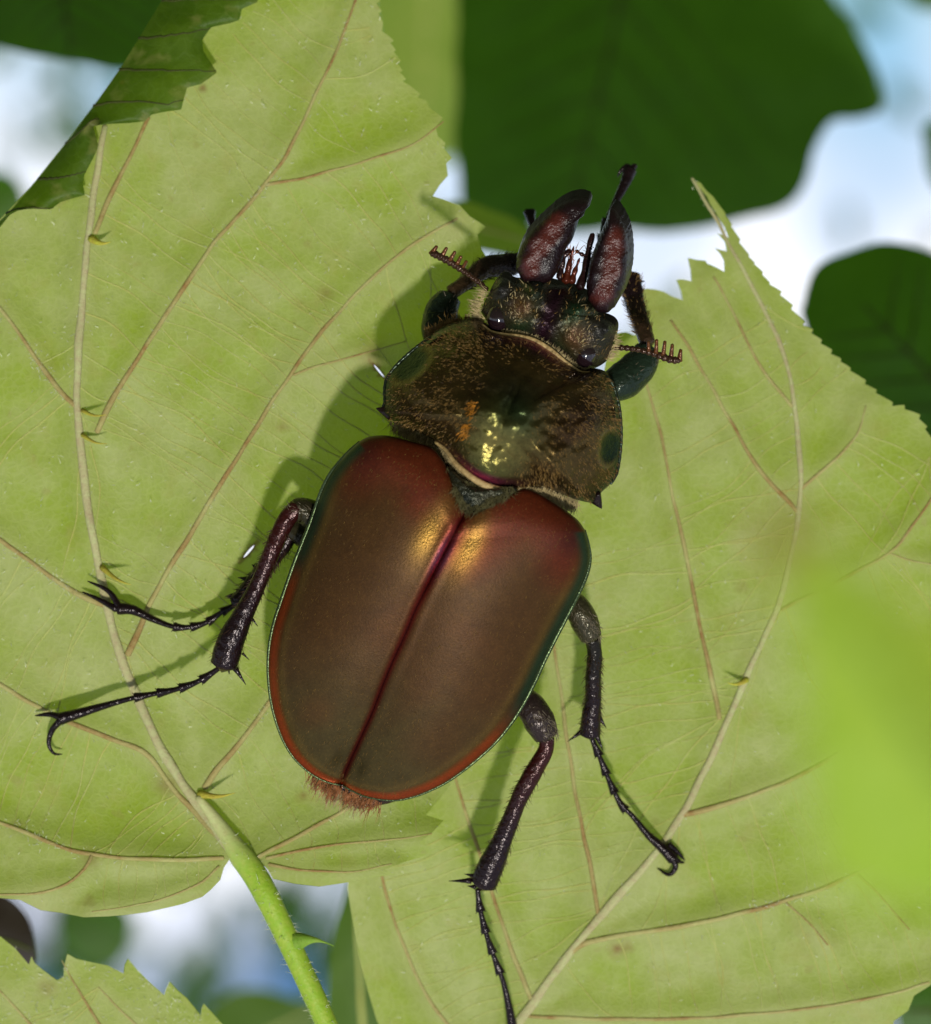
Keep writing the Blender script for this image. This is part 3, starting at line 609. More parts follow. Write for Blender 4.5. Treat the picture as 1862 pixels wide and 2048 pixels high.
# underbody: one continuous form from tail to neck, mostly hidden under the shells
spine = d((672, 1576), (690, 1540), (740, 1440), (800, 1300), (870, 1140), (935, 1000), (985, 860), (1030, 750), (1065, 670), (1090, 610))
n = 60; sp_ = spline(spine, n); t = np.linspace(0, 1, n)
wd = np.interp(t, [0, .04, .15, .35, .55, .64, .75, .85, .93, 1], [40, 95, 190, 245, 225, 150, 185, 150, 105, 60])
zc = np.interp(t, [0, .06, .2, .5, .75, 1], [82, 84, 105, 160, 190, 185]); ht = np.interp(t, [0, .06, .2, .4, .7, .9, 1], [14, 24, 60, 95, 100, 70, 40])
tg = np.gradient(sp_, axis=0); tg /= np.linalg.norm(tg, axis=1)[:, None]; pn = np.stack([-tg[:, 1], tg[:, 0]], 1); V = []; F = []; ns = 28
for i in range(n):
    for k in range(ns):
        a = 2 * math.pi * k / ns; q = sp_[i] + pn[i] * wd[i] * math.cos(a); V.append(P(q[0], q[1], zc[i] + ht[i] * math.sin(a)))
F = [(i * ns + k, i * ns + (k + 1) % ns, (i + 1) * ns + (k + 1) % ns, (i + 1) * ns + k) for i in range(n - 1) for k in range(ns)] + [tuple(range(ns))[::-1], tuple((n - 1) * ns + k for k in range(ns))]
body = mk('body', V, F, M_leg, beetle, col=np.tile(arr((0.03, 0.016, 0.010)), (len(V), 1)))

# elytra -------------------------------------------------------
sut = c2((1052, 432), (1020, 490), (990, 545), (930, 660), (870, 780), (810, 900), (755, 1030), (700, 1150), (650, 1270), (600, 1400), (550, 1510), (500, 1620), (465, 1700), (446, 1757))
left_base = c2((985, 300), (965, 215), (925, 150), (880, 108), (800, 84), (720, 62), (650, 52), (580, 60), (535, 82))
left_side = c2((535, 82), (482, 130), (430, 190), (385, 252), (350, 322), (325, 392), (290, 490), (250, 590), (215, 680), (180, 780), (150, 870), (120, 960), (100, 1050), (90, 1140), (90, 1230), (100, 1330), (122, 1430), (157, 1530), (202, 1610), (252, 1666), (310, 1712), (375, 1744), (440, 1760))
right_base = c2((1085, 425), (1180, 395), (1270, 345), (1340, 312), (1410, 336), (1480, 378), (1540, 418), (1600, 465), (1636, 515))
right_side = c2((1636, 515), (1655, 590), (1661, 660), (1642, 740), (1602, 832), (1552, 930), (1500, 1030), (1440, 1150), (1390, 1260), (1332, 1370), (1270, 1465), (1200, 1550), (1120, 1625), (1040, 1690), (960, 1745), (880, 1786), (800, 1816), (720, 1833), (640, 1830), (560, 1814), (500, 1788), (455, 1764))
def elytron(base, side, sgn, label):
    nb, nsd = 44, 150; nS = nb + nsd - 1; nT = 90
    E = np.vstack([spline(base, nb), spline(side, nsd)[1:]])
    # station on the suture for each station on the outer edge
    u = np.r_[np.linspace(0, 0.10, nb), 0.10 + 0.90 * np.linspace(0, 1, nsd)[1:] ** 1.0]
    Sx = spline(sut, 400); S = np.stack([np.interp(u * 399, np.arange(400), Sx[:, k]) for k in (0, 1)], 1)
    isb = np.r_[np.linspace(0, 1, nb), np.ones(nsd - 1)]; w = np.r_[np.zeros(nb), np.linspace(0, 1, nsd)[1:]]
    ze = np.where(w > 0, np.interp(w, [0, .06, .2, .5, .85, 1], [272, 246, 200, 168, 132, 118]), 334 - 62 * isb ** 2)
    ze = smooth1(ze, 21)
    zs = smooth1(np.interp(u, [0, .06, .15, .3, .45, .6, .75, .87, .95, 1], [346, 362, 356, 334, 305, 268, 220, 172, 136, 114]), 31)
    T = np.linspace(0, 1, nT) ** 1.45; T = 0.82 * T + 0.18 * (1 - (1 - np.linspace(0, 1, nT)) ** 1.6); V = np.zeros((nS, nT + 3, 3)); col = np.zeros((nS, nT + 3, 3)); shn = np.zeros((nS, nT + 3))
    for i in range(nS):
        q = S[i] + (E[i] - S[i]) * T[:, None]
        g = (1 - T ** 2.3) ** 0.62
        lenq = np.linalg.norm(E[i] - S[i])
        z = ze[i] + (zs[i] - ze[i]) * g + 20 * np.sin(math.pi * np.clip(T, 0, 1)) ** 0.8 * min(1, lenq / 230) * (1 - 0.6 * isb[i] * (1 - min(1, w[i] / 0.22)) )
        dpx = T * lenq                                   # distance from the suture in pixels
        z = z - 3.5 * np.exp(-(dpx / 6) ** 2) * sstep(np.array([u[i]]), 0.02, .12)[0]     # groove along the suture
        z = z + 2 * np.exp(-((dpx - 14) / 10) ** 2)      # rib beside the groove
        # shoulder knob
        ks = (c2((560, 130)) if sgn < 0 else c2((1590, 560)))[0]
        z = z + 16 * np.exp(-((q[:, 0] - ks[0]) ** 2 + (q[:, 1] - ks[1]) ** 2) / 60 ** 2)
        # flattened margin just inside the edge
        de = (1 - T) * lenq
        z = z - 7 * np.exp(-((de - 12) / 9) ** 2) * min(1, w[i] / 0.1)
        z = z + 1.8 * wav(q[:, 0], q[:, 1], 60, 1.0)
        V[i, :nT] = P(q[:, 0], q[:, 1], z)
        inn = (S[i] - E[i]) / (lenq + 1e-6)
        for j, (dx, dz) in enumerate(((-1, -10), (6, -22), (30, -34))):
            e = E[i] + inn * dx; V[i, nT + j] = P(e[0], e[1], ze[i] + dz)
        # pigment, with highlights by the suture painted in
        nzv = wav(q[:, 0], q[:, 1], 70, 3.1) * .5 + wav(q[:, 0], q[:, 1], 31, .6) * .5
        brown = arr((0.056, 0.026, 0.007)); olive = arr((0.047, 0.034, 0.010)); red = arr((0.082, 0.013, 0.004)); wine = arr((0.14, 0.014, 0.012)); orange = arr((0.17, 0.027, 0.004)); green = arr((0.010, 0.024, 0.013)); dark = arr((0.018, 0.004, 0.004)); gold = arr((0.125, 0.075, 0.017))
        sv = np.full(nT, w[i])
        c = colmix(brown, olive, sstep(sv + 0.12 * nzv, .42, .85))
        c = colmix_rows(c, brown * 0.9 + red * 0.2, sstep(nzv, 0.1, .9) * .6)
        near = np.full(nT, u[i]) + 0.05 * T
        bq = np.minimum(pdist(q, [base]), 400)
        c = colmix_rows(c, red, (1 - sstep(bq + 26 * nzv, 55, 150)) * 0.9)
        c = colmix_rows(c, gold, np.exp(-((dpx - 48) / 26) ** 2) * np.exp(-((u[i] - .13) / .10) ** 2) * 0.9)  # glint beside the suture, painted as a gold patch
        c = colmix_rows(c, wine, np.exp(-(dpx / (6.5 + 8 * math.exp(-((u[i] - .1) / .2) ** 2))) ** 2) * 0.9)
        c = colmix_rows(c, (0.32, 0.10, 0.20), np.exp(-((dpx - 7) / 6) ** 2) * math.exp(-((u[i] - .17) / .06) ** 2) * .3)  # purplish highlight streak along the suture, painted into the colour
        c = colmix_rows(c, dark, np.exp(-(dpx / 2.4) ** 2) * 0.8)
        c = colmix_rows(c, dark * 1.3, np.exp(-((q[:, 0] - ks[0]) ** 2 + (q[:, 1] - ks[1]) ** 2) / 40 ** 2) * 0.6)
        lo, hi = (.30, .42) if sgn < 0 else (.42, .60)
        ob = sstep(sv, lo, hi) if sgn < 0 else sstep(sv, lo, hi)
        c = colmix_rows(c, gold * 0.9, np.exp(-((de - 29) / 8) ** 2) * 0.35 * sstep(sv, .02, .2))
        c = colmix_rows(c, orange, (1 - sstep(de, 12, 25)) * ob)
        c = colmix_rows(c, green, (1 - sstep(de, 10, 28)) * (1 - ob) * (w[i] > 0))
        shn[i, :nT] = np.clip(np.exp(-((dpx - 46) / 30) ** 2) * np.exp(-((u[i] - .14) / .10) ** 2) + (.6 + .5 * math.exp(-((u[i] - .2) / .1) ** 2)) * np.exp(-(dpx / 12) ** 2) + .5 * np.exp(-(de / 8) ** 2) + .7 * np.exp(-((dpx - 30) / 14) ** 2 - ((u[i] - .90) / .03) ** 2), 0, 1)
        col[i, :nT] = c; col[i, nT:] = green * 0.8
    m = nT + 3
    F = [((i * m + j), (i * m + j + 1), ((i + 1) * m + j + 1), ((i + 1) * m + j)) for i in range(nS - 1) for j in range(m - 1)]
    if sgn < 0: F = [q[::-1] for q in F]
    o = mk('elytron', V.reshape(-1, 3), F, M_elytra, beetle, col=col.reshape(-1, 3), label=label, attrs={'shine': shn.ravel()})
    e = spline(side, 130); ez = np.interp(np.linspace(0, 1, 130), [0, .06, .2, .5, .85, 1], [270, 244, 199, 167, 131, 117])
    v, f = tube(P(e[:, 0], e[:, 1], ez), np.interp(np.linspace(0, 1, 130), [0, .1, .5, 1], [2.5, 4.5, 4.2, 2.0]), 8)
    mk('rim', v, f, M_rim, o, col=np.tile(arr((0.05, 0.075, 0.03)), (len(v), 1)))
    return o, V[:, :nT]
def colmix_rows(c, b, t): t = np.clip(t, 0, 1)[:, None]; return c * (1 - t) + arr(b) * t
elL, gridL = elytron(left_base, left_side, -1, 'bronze wing case on the curled-margin side')
elR, gridR = elytron(right_base, right_side, 1, 'bronze wing case on the long-tipped leaf side')

# short golden pile on the wing cases
for el, G in ((elL, gridL), (elR, gridR)):
    nS, nT = G.shape[:2]; m = 1100
    i = rngb.integers(2, nS - 3, m); j = (rngb.uniform(0.03, .9, m) ** .75 * nT).astype(int); a, b = rngb.uniform(0, 1, (2, m, 1))
    p = G[i, j] * (1 - a) + G[i + 1, j] * a; p = p * (1 - b) + (G[i, j + 1] * (1 - a) + G[i + 1, j + 1] * a) * b
    dr = np.stack([-0.416 + rngb.normal(0, .35, m), -0.909 + rngb.normal(0, .35, m), 0.35 + rngb.uniform(0, .3, m)], 1)
    v, f = strands(p, dr, rngb.uniform(4, 8, m), rngb.uniform(0.5, 0.8, m)); mk('short_hair', v, f, M_ghair, el, stuff=True)

# domes from an outline ----------------------------------------
def dome(name, outline, centre, zf, cf, mat, parent, nr=40, nth=150, skirt=(12, 40), rpow=0.75, label=None, smooth_outline=True):
    o = spline(outline + [outline[0]], nth + 1)[:-1] if smooth_outline else resample(list(outline) + [outline[0]], nth + 1)[:-1]
    c = arr(centre); V = [P(*c, float(zf(c[None, 0], c[None, 1], np.zeros(1), np.zeros(1))[0]))]; C = []
    xs, ys, rs, ts = [c[0]], [c[1]], [0.0], [0.0]
    for k in range(1, nr + 1):
        r = (k / nr) ** rpow; q = c + (o - c) * r
        xs += list(q[:, 0]); ys += list(q[:, 1]); rs += [r] * nth; ts += list(np.arange(nth) / nth)
    xs, ys, rs, ts = map(arr, (xs, ys, rs, ts)); z = zf(xs, ys, rs, ts); V = P(xs, ys, z); C = cf(xs, ys, rs, ts)
    last = V[-nth:]
    inn = np.stack([P(*(c + (q - c) * 0.97), 0) * [1, 1, 0] for q in o]) if skirt else None
    F = [(0, 1 + (k + 1) % nth, 1 + k) for k in range(nth)]
    for k in range(nr - 1):
        a = 1 + k * nth; b = a + nth
        F += [(a + i, a + (i + 1) % nth, b + (i + 1) % nth, b + i) for i in range(nth)]
    sk1 = inn + np.c_[np.zeros((nth, 2)), last[:, 2] - skirt[0]]
    inn2 = np.stack([P(*(c + (q - c) * 0.80), 0) * [1, 1, 0] for q in o]); sk2 = inn2 + np.c_[np.zeros((nth, 2)), last[:, 2] - skirt[1]]
    N0 = len(V); V = np.vstack([V, sk1, sk2]); C = np.vstack([C, C[-nth:] * .6, C[-nth:] * .5])
    a = N0 - nth
    for s_ in (N0, N0 + nth):
        F += [(a + i, a + (i + 1) % nth, s_ + (i + 1) % nth, s_ + i) for i in range(nth)]; a = s_
    F.append(tuple(N0 + nth + i for i in range(nth)))
    # orient the faces outwards: outline runs clockwise or not
    area = np.sum(o[:, 0] * np.roll(o[:, 1], -1) - np.roll(o[:, 0], -1) * o[:, 1])
    if area < 0: F = [q[::-1] for q in F]
    F = [q[::-1] for q in F]
    return mk(name, V, F, mat, parent, col=C, label=label)
def uv(x, y, o, ang):
    """coordinates across (u, right) and along (v, towards the head) the insect's axis"""
    ca, sa = math.cos(ang), math.sin(ang); dx, dy = x - o[0], y - o[1]
    return dx * ca + dy * sa, dx * sa - dy * ca

# pronotum -----------------------------------------------------
po = c1((600, 898), (650, 925), (690, 950), (760, 967), (840, 978), (920, 1002), (1000, 1052), (1080, 1112), (1160, 1160), (1225, 1160), (1285, 1180), (1322, 1225), (1350, 1310), (1364, 1400), (1368, 1500), (1362, 1590), (1345, 1690), (1312, 1748), (1264, 1794),
        (1250, 1822), (1236, 1846), (1205, 1848), (1120, 1828), (1040, 1795), (960, 1764), (900, 1758), (860, 1764), (780, 1760), (700, 1748), (620, 1718), (560, 1678), (500, 1618), (450, 1560), (400, 1528), (340, 1490), (260, 1458), (190, 1430), (150, 1404),
        (118, 1372), (122, 1345), (130, 1316), (128, 1260), (140, 1198), (182, 1138), (240, 1080), (300, 1030), (370, 980), (450, 932), (540, 905))
pc = c1((760, 1400))[0]; PANG = R(21)
eyeL, eyeR = c1((268, 1128))[0], c1((1306, 1560))[0]
knL, knR = c1((140, 1355))[0], c1((1240, 1820))[0]
def spotd(x, y, e):
    a = R(-42) if e is eyeL else R(100); ra, rb = (38, 20) if e is eyeL else (30, 17); dx, dy = x - e[0], y - e[1]
    return np.sqrt(((dx * math.cos(a) + dy * math.sin(a)) / ra) ** 2 + ((-dx * math.sin(a) + dy * math.cos(a)) / rb) ** 2)
def pedge(u, v): return 222 + 108 * np.exp(-(u / 120) ** 2) * sstep(-v, 0, 120) + 36 * np.exp(-(u / 120) ** 2) * sstep(v, 0, 120) + 26 * sstep(-v, 0, 120)
def pz_(x, y, r, th):
    u, v = uv(x, y, pc, PANG)
    edge = pedge(u, v)
    top = 418 - 0.00035 * u ** 2
    z = edge + (top - edge) * np.clip(1 - r ** 2.2, 0, 1) ** 0.78
    z = z - 12 * np.exp(-(u / 11) ** 2) * np.exp(-((v - 35) / 55) ** 2)                 # groove on the front half of the midline
    z = z + 9 * np.exp(-((np.abs(u) - 26) / 22) ** 2) * np.exp(-((v + 20) / 70) ** 2)
    z = z - 9 * np.exp(-((np.abs(u) - 85) / 30) ** 2 - ((v - 30) / 60) ** 2)           # hollows at either side
    z = z - 8 * np.exp(-((v - 95) / 16) ** 2) * (r < .95)
    for e in (eyeL, eyeR): z = z - 10 * np.exp(-spotd(x, y, e) ** 4)
    z = z + 4 * wav(x, y, 21, 0.9) * (1 - r ** 4) + 2.4 * wav(x, y, 9, 2.0) * (1 - r ** 4) + 1.5 * wav(x, y, 4.5, .7) * (1 - r ** 4)
    return z
def pcf(x, y, r, th):
    u, v = uv(x, y, pc, PANG); nzv = wav(x, y, 30, 1.7)
    c = np.tile(arr((0.085, 0.056, 0.019)), (len(x), 1))
    c = colmix_rows(c, (0.045, 0.022, 0.011), sstep(nzv, 0, .8) * .8)
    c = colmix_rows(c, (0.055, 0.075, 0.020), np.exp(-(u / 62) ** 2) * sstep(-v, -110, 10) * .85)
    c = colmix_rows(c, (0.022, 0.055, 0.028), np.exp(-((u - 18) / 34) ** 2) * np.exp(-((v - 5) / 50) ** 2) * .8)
    c = colmix_rows(c, (0.26, 0.21, 0.06), np.exp(-(u / 58) ** 2) * np.exp(-((v + 58) / 48) ** 2) * .75)  # gold highlight on the rear midline, painted into the shell colour
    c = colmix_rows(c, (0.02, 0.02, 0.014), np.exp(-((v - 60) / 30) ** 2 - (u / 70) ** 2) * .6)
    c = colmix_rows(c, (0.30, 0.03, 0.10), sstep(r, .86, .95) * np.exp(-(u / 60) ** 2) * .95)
    for e in (eyeL, eyeR):
        c = colmix_rows(c, (0.003, 0.018, 0.014), 1 - sstep(spotd(x, y, e), .85, 1.15)); c = colmix_rows(c, (0.20, 0.15, 0.07), np.exp(-((spotd(x, y, e) - 1.3) / .14) ** 2) * .7)
    c = colmix_rows(c, (0.016, 0.035, 0.024), sstep(r, .93, .985) * sstep(np.abs(u), 150, 190))
    for k in (knL, knR): c = colmix_rows(c, (0.018, 0.008, 0.008), np.exp(-((x - k[0]) ** 2 + (y - k[1]) ** 2) / 26 ** 2))
    return c
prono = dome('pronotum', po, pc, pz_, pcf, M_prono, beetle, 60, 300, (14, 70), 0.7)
prz = spline(po + [po[0]], 301)[:-1]
def prono_surface(x, y):
    """height of the pronotum at photo pixels, from its polar layout"""
    q = np.stack([x, y], 1) - arr(pc); th = np.arctan2(q[:, 1], q[:, 0]); oo = prz - arr(pc); to = np.arctan2(oo[:, 1], oo[:, 0]); ro = np.linalg.norm(oo, axis=1)
    od = np.argsort(to); r = np.linalg.norm(q, axis=1) / np.interp(th, to[od], ro[od], period=2 * math.pi)
    return np.minimum(r, 1.0), pz_(x, y, np.minimum(r, 1.0), 0)
# fur on the pronotum
def fur(n, lo, hi, keep, dirf, ln, wd, mat, name='hair', lift=(.15, .55)):
    x = rngb.uniform(lo[0], hi[0], n); y = rngb.uniform(lo[1], hi[1], n); r, z = prono_surface(x, y)
    k = inside(np.stack([x, y], 1), prz) & (rngb.uniform(0, 1, n) < keep(x, y, r)); x, y, r, z = x[k], y[k], r[k], z[k]; m = len(x)
    dx, dy = dirf(x, y); nn = np.hypot(dx, dy) + 1e-6
    dr = np.stack([dx / nn + rngb.normal(0, .3, m), -dy / nn + rngb.normal(0, .3, m), rngb.uniform(*lift, m)], 1)
    v, f = strands(P(x, y, z - 1), dr, rngb.uniform(*ln, m), rngb.uniform(*wd, m)); return mk(name, v, f, mat, prono, stuff=True)
def keep_fur(x, y, r):
    u, v = uv(x, y, pc, PANG)
    k = 0.22 + 0.75 * sstep(wav(x, y, 24, .4) + 0.6 * wav(x, y, 11, 1.4), -.4, .7)
    k = k * (1 - np.exp(-((u - 6) / 70) ** 2 - ((v + 20) / 110) ** 2) * 1.5)
    k = np.clip(k, 0, 1) * (1 - 0.75 * np.exp(-(u / 60) ** 2) * sstep(r, .7, .9))
    for e in (knL, knR): k = k * (1 - np.exp(-((x - e[0]) ** 2 + (y - e[1]) ** 2) / 18 ** 2))
    for e in (eyeL, eyeR): k = k * sstep(spotd(x, y, e), 1.1, 1.5)
    return np.clip(k, 0, 1)
ctr = c1((745, 1400))[0]
flow = lambda x, y: ((x - ctr[0]) * 0.5 - 60 * np.sin(PANG) * 1.2, (y - ctr[1]) * 0.5 + 60 * np.cos(PANG))
fur(13000, c1((90, 890))[0], c1((1370, 1870))[0], keep_fur, flow, (5, 9), (0.7, 1.15), M_ghair, lift=(.03, .22))
fur(4000, c1((90, 890))[0], c1((1370, 1870))[0], lambda x, y, r: keep_fur(x, y, r) * sstep(-wav(x, y, 24, .4), -.4, .5), flow, (5, 9), (0.7, 1.2), M_bhair, lift=(.03, .22))
ob1, ob2 = c1((600, 1330))[0], c1((545, 1480))[0]
fur(1100, c1((480, 1300))[0], c1((660, 1560))[0], lambda x, y, r: np.exp(-(pdist(np.stack([x, y], 1), [[ob1, ob2]]) / 7.5) ** 2) * sstep(wav(x, y, 10, 1), -.9, .2), flow, (8, 13), (1.0, 1.7), M_ohair, lift=(.05, .3))
def line_hairs(line, z, n, dirpx, ln, wd, mat, parent, spread=4, lift=(0.0, .5), name='hair'):
    s = spline(line, 200); i = rngb.integers(0, 200, n); p = s[i] + rngb.normal(0, spread, (n, 2)); zz = np.interp(i / 199, np.linspace(0, 1, len(np.atleast_1d(z))), np.atleast_1d(z))
    dr = np.stack([dirpx[0] + rngb.normal(0, .35, n), -dirpx[1] + rngb.normal(0, .35, n), rngb.uniform(*lift, n)], 1)
    v, f = strands(P(p[:, 0], p[:, 1], zz), dr, rngb.uniform(*ln, n), rngb.uniform(*wd, n)); return mk(name, v, f, mat, parent, stuff=True)
# pale fringes along the front and rear edges of the pronotum
pf = c1((640, 915), (690, 952), (760, 968), (840, 979), (920, 1004), (1000, 1054), (1080, 1114), (1150, 1160), (1205, 1165))
pr_ = c1((395, 1530), (450, 1572), (500, 1640), (570, 1702), (640, 1748), (720, 1776), (800, 1784), (880, 1776), (945, 1784))
t_fr = NT('fringe'); t_fr_m = t_fr.done(t_fr.bsdf(t_fr.mix(t_fr.ramp(t_fr.noise(8, 3), [(.35, 0.), (.65, 1.)]), (0.46, 0.33, 0.14), (0.30, 0.20, 0.08)), .6, 0, .3, t_fr.bump(t_fr.noise(4, 2), 2, .7)))
for ln_, z_, rr in ((pf, (196, 205, 206, 205, 196), (2, 4, 6, 7, 4, 2)), (pr_, (206, 206, 208, 206, 206), (3, 5, 6.5, 6.5, 4))):
    s = spline(ln_, 60); uu, v2 = uv(s[:, 0], s[:, 1], pc, PANG); zz = pedge(uu, v2) + 5
    v, f = tube(P(s[:, 0], s[:, 1], zz), np.interp(np.linspace(0, 1, 60), np.linspace(0, 1, len(rr)), rr), 8, .6); mk('fringe', v, f, t_fr_m, prono)
line_hairs(pr_, (270, 318, 340, 345, 330, 300), 1300, (-.42, .9), (7, 16), (0.9, 1.6), M_phair, prono, 3)
line_hairs(pf, (215, 245, 255, 245, 215), 800, (.42, -.9), (7, 14), (0.9, 1.5), M_phair, prono, 3)
line_hairs(c1((180, 1425), (260, 1462), (340, 1498), (420, 1545)), (205, 262), 700, (-.1, .95), (18, 34), (1.0, 1.7), M_phair, prono, 5)
line_hairs(c1((950, 1780), (1010, 1800), (1080, 1830), (1130, 1840)), (290, 225), 600, (-.3, .95), (16, 30), (1.0, 1.7), M_phair, prono, 5)
line_hairs(c1((360, 985), (450, 935), (540, 905), (640, 905)), (185, 200), 700, (-.2, -.9), (8, 16), (1.0, 1.7), M_ghair, prono, 6)
for e, ln_ in ((eyeL, c1((205, 1225), (270, 1200), (325, 1140), (335, 1080))), (eyeR, c1((1310, 1490), (1262, 1530), (1248, 1600), (1262, 1680)))):
    line_hairs(ln_, (205,), 420, (.1, .8), (8, 18), (1.0, 1.8), M_phair, prono, 4, (.2, .6))
# one sharp dark spine at each rear corner
for a, b in ((c1((165, 1378))[0], c1((84, 1352))[0]), (c1((1225, 1812))[0], c1((1266, 1878))[0])):
    uu, v2 = uv(arr([a[0]]), arr([a[1]]), pc, PANG); z_ = float(pedge(uu, v2)[0]) + 2; t = np.linspace(0, 1, 10)
    v, f = tube(P(a[0] + (b[0] - a[0]) * t, a[1] + (b[1] - a[1]) * t, z_ + 6 - 8 * t), 15 * (1 - t) ** .85 + .6, 12, .6); mk('spine', v, f, M_leg, prono, col=np.tile(arr((.014, .007, .006)), (len(v), 1)))
# beads along the side rims
for side in (po[10:18], po[39:47]):
    s = spline(side, 50); zz = 172 + 0 * s[:, 0]; uu, _ = uv(s[:, 0], s[:, 1], pc, PANG); zz = pedge(uu, _)
    v, f = tube(P(s[:, 0], s[:, 1], zz), 3.4 + .4 * np.sin(np.arange(50) * 1.9), 8); mk('rim', v, f, M_rim, prono, col=np.tile(arr((0.03, 0.045, 0.03)), (len(v), 1)))

# scutellum ----------------------------------------------------
so = c2((962, 205), (1000, 235), (1060, 270), (1130, 292), (1210, 300), (1290, 300), (1300, 325), (1250, 358), (1190, 388), (1130, 412), (1076, 430), (1040, 412), (1012, 370), (990, 310), (972, 260))
sc_c = c2((1090, 335))[0]
scut = dome('scutellum', so, sc_c, lambda x, y, r, th: 346 + 24 * np.clip(1 - r ** 2.2, 0, 1) ** .6 + 2 * wav(x, y, 9, 1) - .12 * uv(x, y, sc_c, PANG)[1], lambda x, y, r, th: colmix(arr((0.006, 0.010, 0.006)), arr((0.022, 0.022, 0.010)), .5 + .6 * wav(x, y, 14, .3)), M_head, beetle, 16, 70, (10, 40))
x = rngb.uniform(c2((960, 0))[0][0], c2((1300, 0))[0][0], 2600); y = rngb.uniform(c2((0, 200))[0][1], c2((0, 430))[0][1], 2600); k = inside(np.stack([x, y], 1), so) & (np.hypot(x - c2((995, 250))[0][0], y - c2((995, 250))[0][1]) > 20); x, y = x[k], y[k]; m = len(x)
v, f = strands(P(x, y, 362 - .12 * uv(x, y, sc_c, PANG)[1]), np.stack([rngb.normal(-.3, .4, m), rngb.normal(-.7, .4, m), rngb.uniform(.1, .5, m)], 1), rngb.uniform(9, 18, m), rngb.uniform(.8, 1.5, m)); mk('hair', v, f, M_olivehair, scut, stuff=True)

# head ---------------------------------------------------------
ho = cH((575, 1215), (520, 1120), (508, 1085), (540, 1010), (580, 930), (625, 860), (670, 815), (720, 815), (760, 850), (820, 855), (870, 815), (930, 790), (990, 800), (1050, 850), (1130, 870), (1220, 880), (1310, 930), (1380, 960), (1440, 1000), (1480, 1070), (1500, 1140),
        (1560, 1165), (1610, 1195), (1635, 1250), (1620, 1350), (1590, 1450), (1540, 1520), (1450, 1570), (1350, 1580), (1250, 1500), (1120, 1420), (980, 1350), (820, 1310), (680, 1280))
hc = cH((1090, 1100))[0]; HANG = R(20)
eL, eR = cH((655, 1150))[0], cH((1375, 1450))[0]
browL, browR = cH((660, 900))[0], cH((1560, 1250))[0]
hbL, hbR, hmid = cH((960, 930))[0], cH((1340, 1080))[0], cH((1110, 1050))[0]
def gq(x, y, c, s): return np.exp(-((x - c[0]) ** 2 + (y - c[1]) ** 2) / s ** 2)
def hz(x, y, r, th):
    u, v = uv(x, y, hc, HANG)
    z = 196 + (286 - 196) * np.clip(1 - r ** 2.2, 0, 1) ** .6
    z = z + 30 * gq(x, y, browL, 14) + 30 * gq(x, y, browR, 14) + 28 * gq(x, y, hbL, 18) + 28 * gq(x, y, hbR, 18) - 22 * np.exp(-(u / 26) ** 2) * np.exp(-((v - 22) / 45) ** 2)
    z = z + 10 * gq(x, y, cH((950, 1260))[0], 14) + 10 * gq(x, y, cH((1080, 1300))[0], 12)
    return z + 3.5 * wav(x, y, 7, .5) + 2.5 * wav(x, y, 13, 2)
def hcf(x, y, r, th):
    u, v = uv(x, y, hc, HANG)
    c = np.tile(arr((0.030, 0.027, 0.014)), (len(x), 1))
    c = colmix_rows(c, (0.014, 0.045, 0.017), np.exp(-((np.abs(u) - 44) / 24) ** 2) * .9)
    c = colmix_rows(c, (0.10, 0.05, 0.02), gq(x, y, cH((850, 1060))[0], 26) + gq(x, y, cH((1290, 1310))[0], 28))
    c = colmix_rows(c, (0.020, 0.006, 0.013), np.exp(-(u / 24) ** 2) * .95)
    c = colmix_rows(c, (0.022, 0.022, 0.020), gq(x, y, browL, 34) + gq(x, y, browR, 36) + gq(x, y, hbL, 16) * .5)
    return colmix_rows(c, (0.02, 0.01, 0.012), sstep(r, .9, 1) * .8)
head = dome('head', ho, hc, hz, hcf, M_head, beetle, 46, 200, (14, 70), .75)
for e in (eL, eR):
    V, F = [], []; nr_, nt_ = 14, 24
    for i in range(nr_ + 1):
        a = math.pi * i / nr_
        for k in range(nt_):
            b = 2 * math.pi * k / nt_; V.append(P(e[0], e[1], 232) + 25 * arr((math.sin(a) * math.cos(b) * 0.92, math.sin(a) * math.sin(b) * 1.05, math.cos(a) * 1.05)))
    F = [(i * nt_ + k, i * nt_ + (k + 1) % nt_, (i + 1) * nt_ + (k + 1) % nt_, (i + 1) * nt_ + k)[::-1] for i in range(nr_) for k in range(nt_)]
    mk('eye', V, F, M_eye, head, col=np.tile(arr((0.012, 0.006, 0.008)), (len(V), 1)))
def head_hair(n, keep, mat, ln, lo=cH((500, 780))[0], hi=cH((1640, 1590))[0]):
    x = rngb.uniform(lo[0], hi[0], n); y = rngb.uniform(lo[1], hi[1], n); k = inside(np.stack([x, y], 1), ho) & (rngb.uniform(0, 1, n) < keep(x, y)); x, y = x[k], y[k]; m = len(x)
    q = np.stack([x, y], 1) - arr(hc); th = np.arctan2(q[:, 1], q[:, 0]); oo = spline(ho + [ho[0]], 201)[:-1] - arr(hc); to = np.arctan2(oo[:, 1], oo[:, 0]); od = np.argsort(to)
    r = np.minimum(1, np.linalg.norm(q, axis=1) / np.interp(th, to[od], np.linalg.norm(oo, axis=1)[od], period=2 * math.pi))
    dr = np.stack([np.sin(HANG) + rngb.normal(0, .5, m) + q[:, 0] / 300, np.cos(HANG) + rngb.normal(0, .5, m), rngb.uniform(.3, .9, m)], 1)
    v, f = strands(P(x, y, hz(x, y, r, 0) - 1), dr, rngb.uniform(*ln, m), rngb.uniform(.8, 1.4, m)); mk('hair', v, f, mat, head, stuff=True)
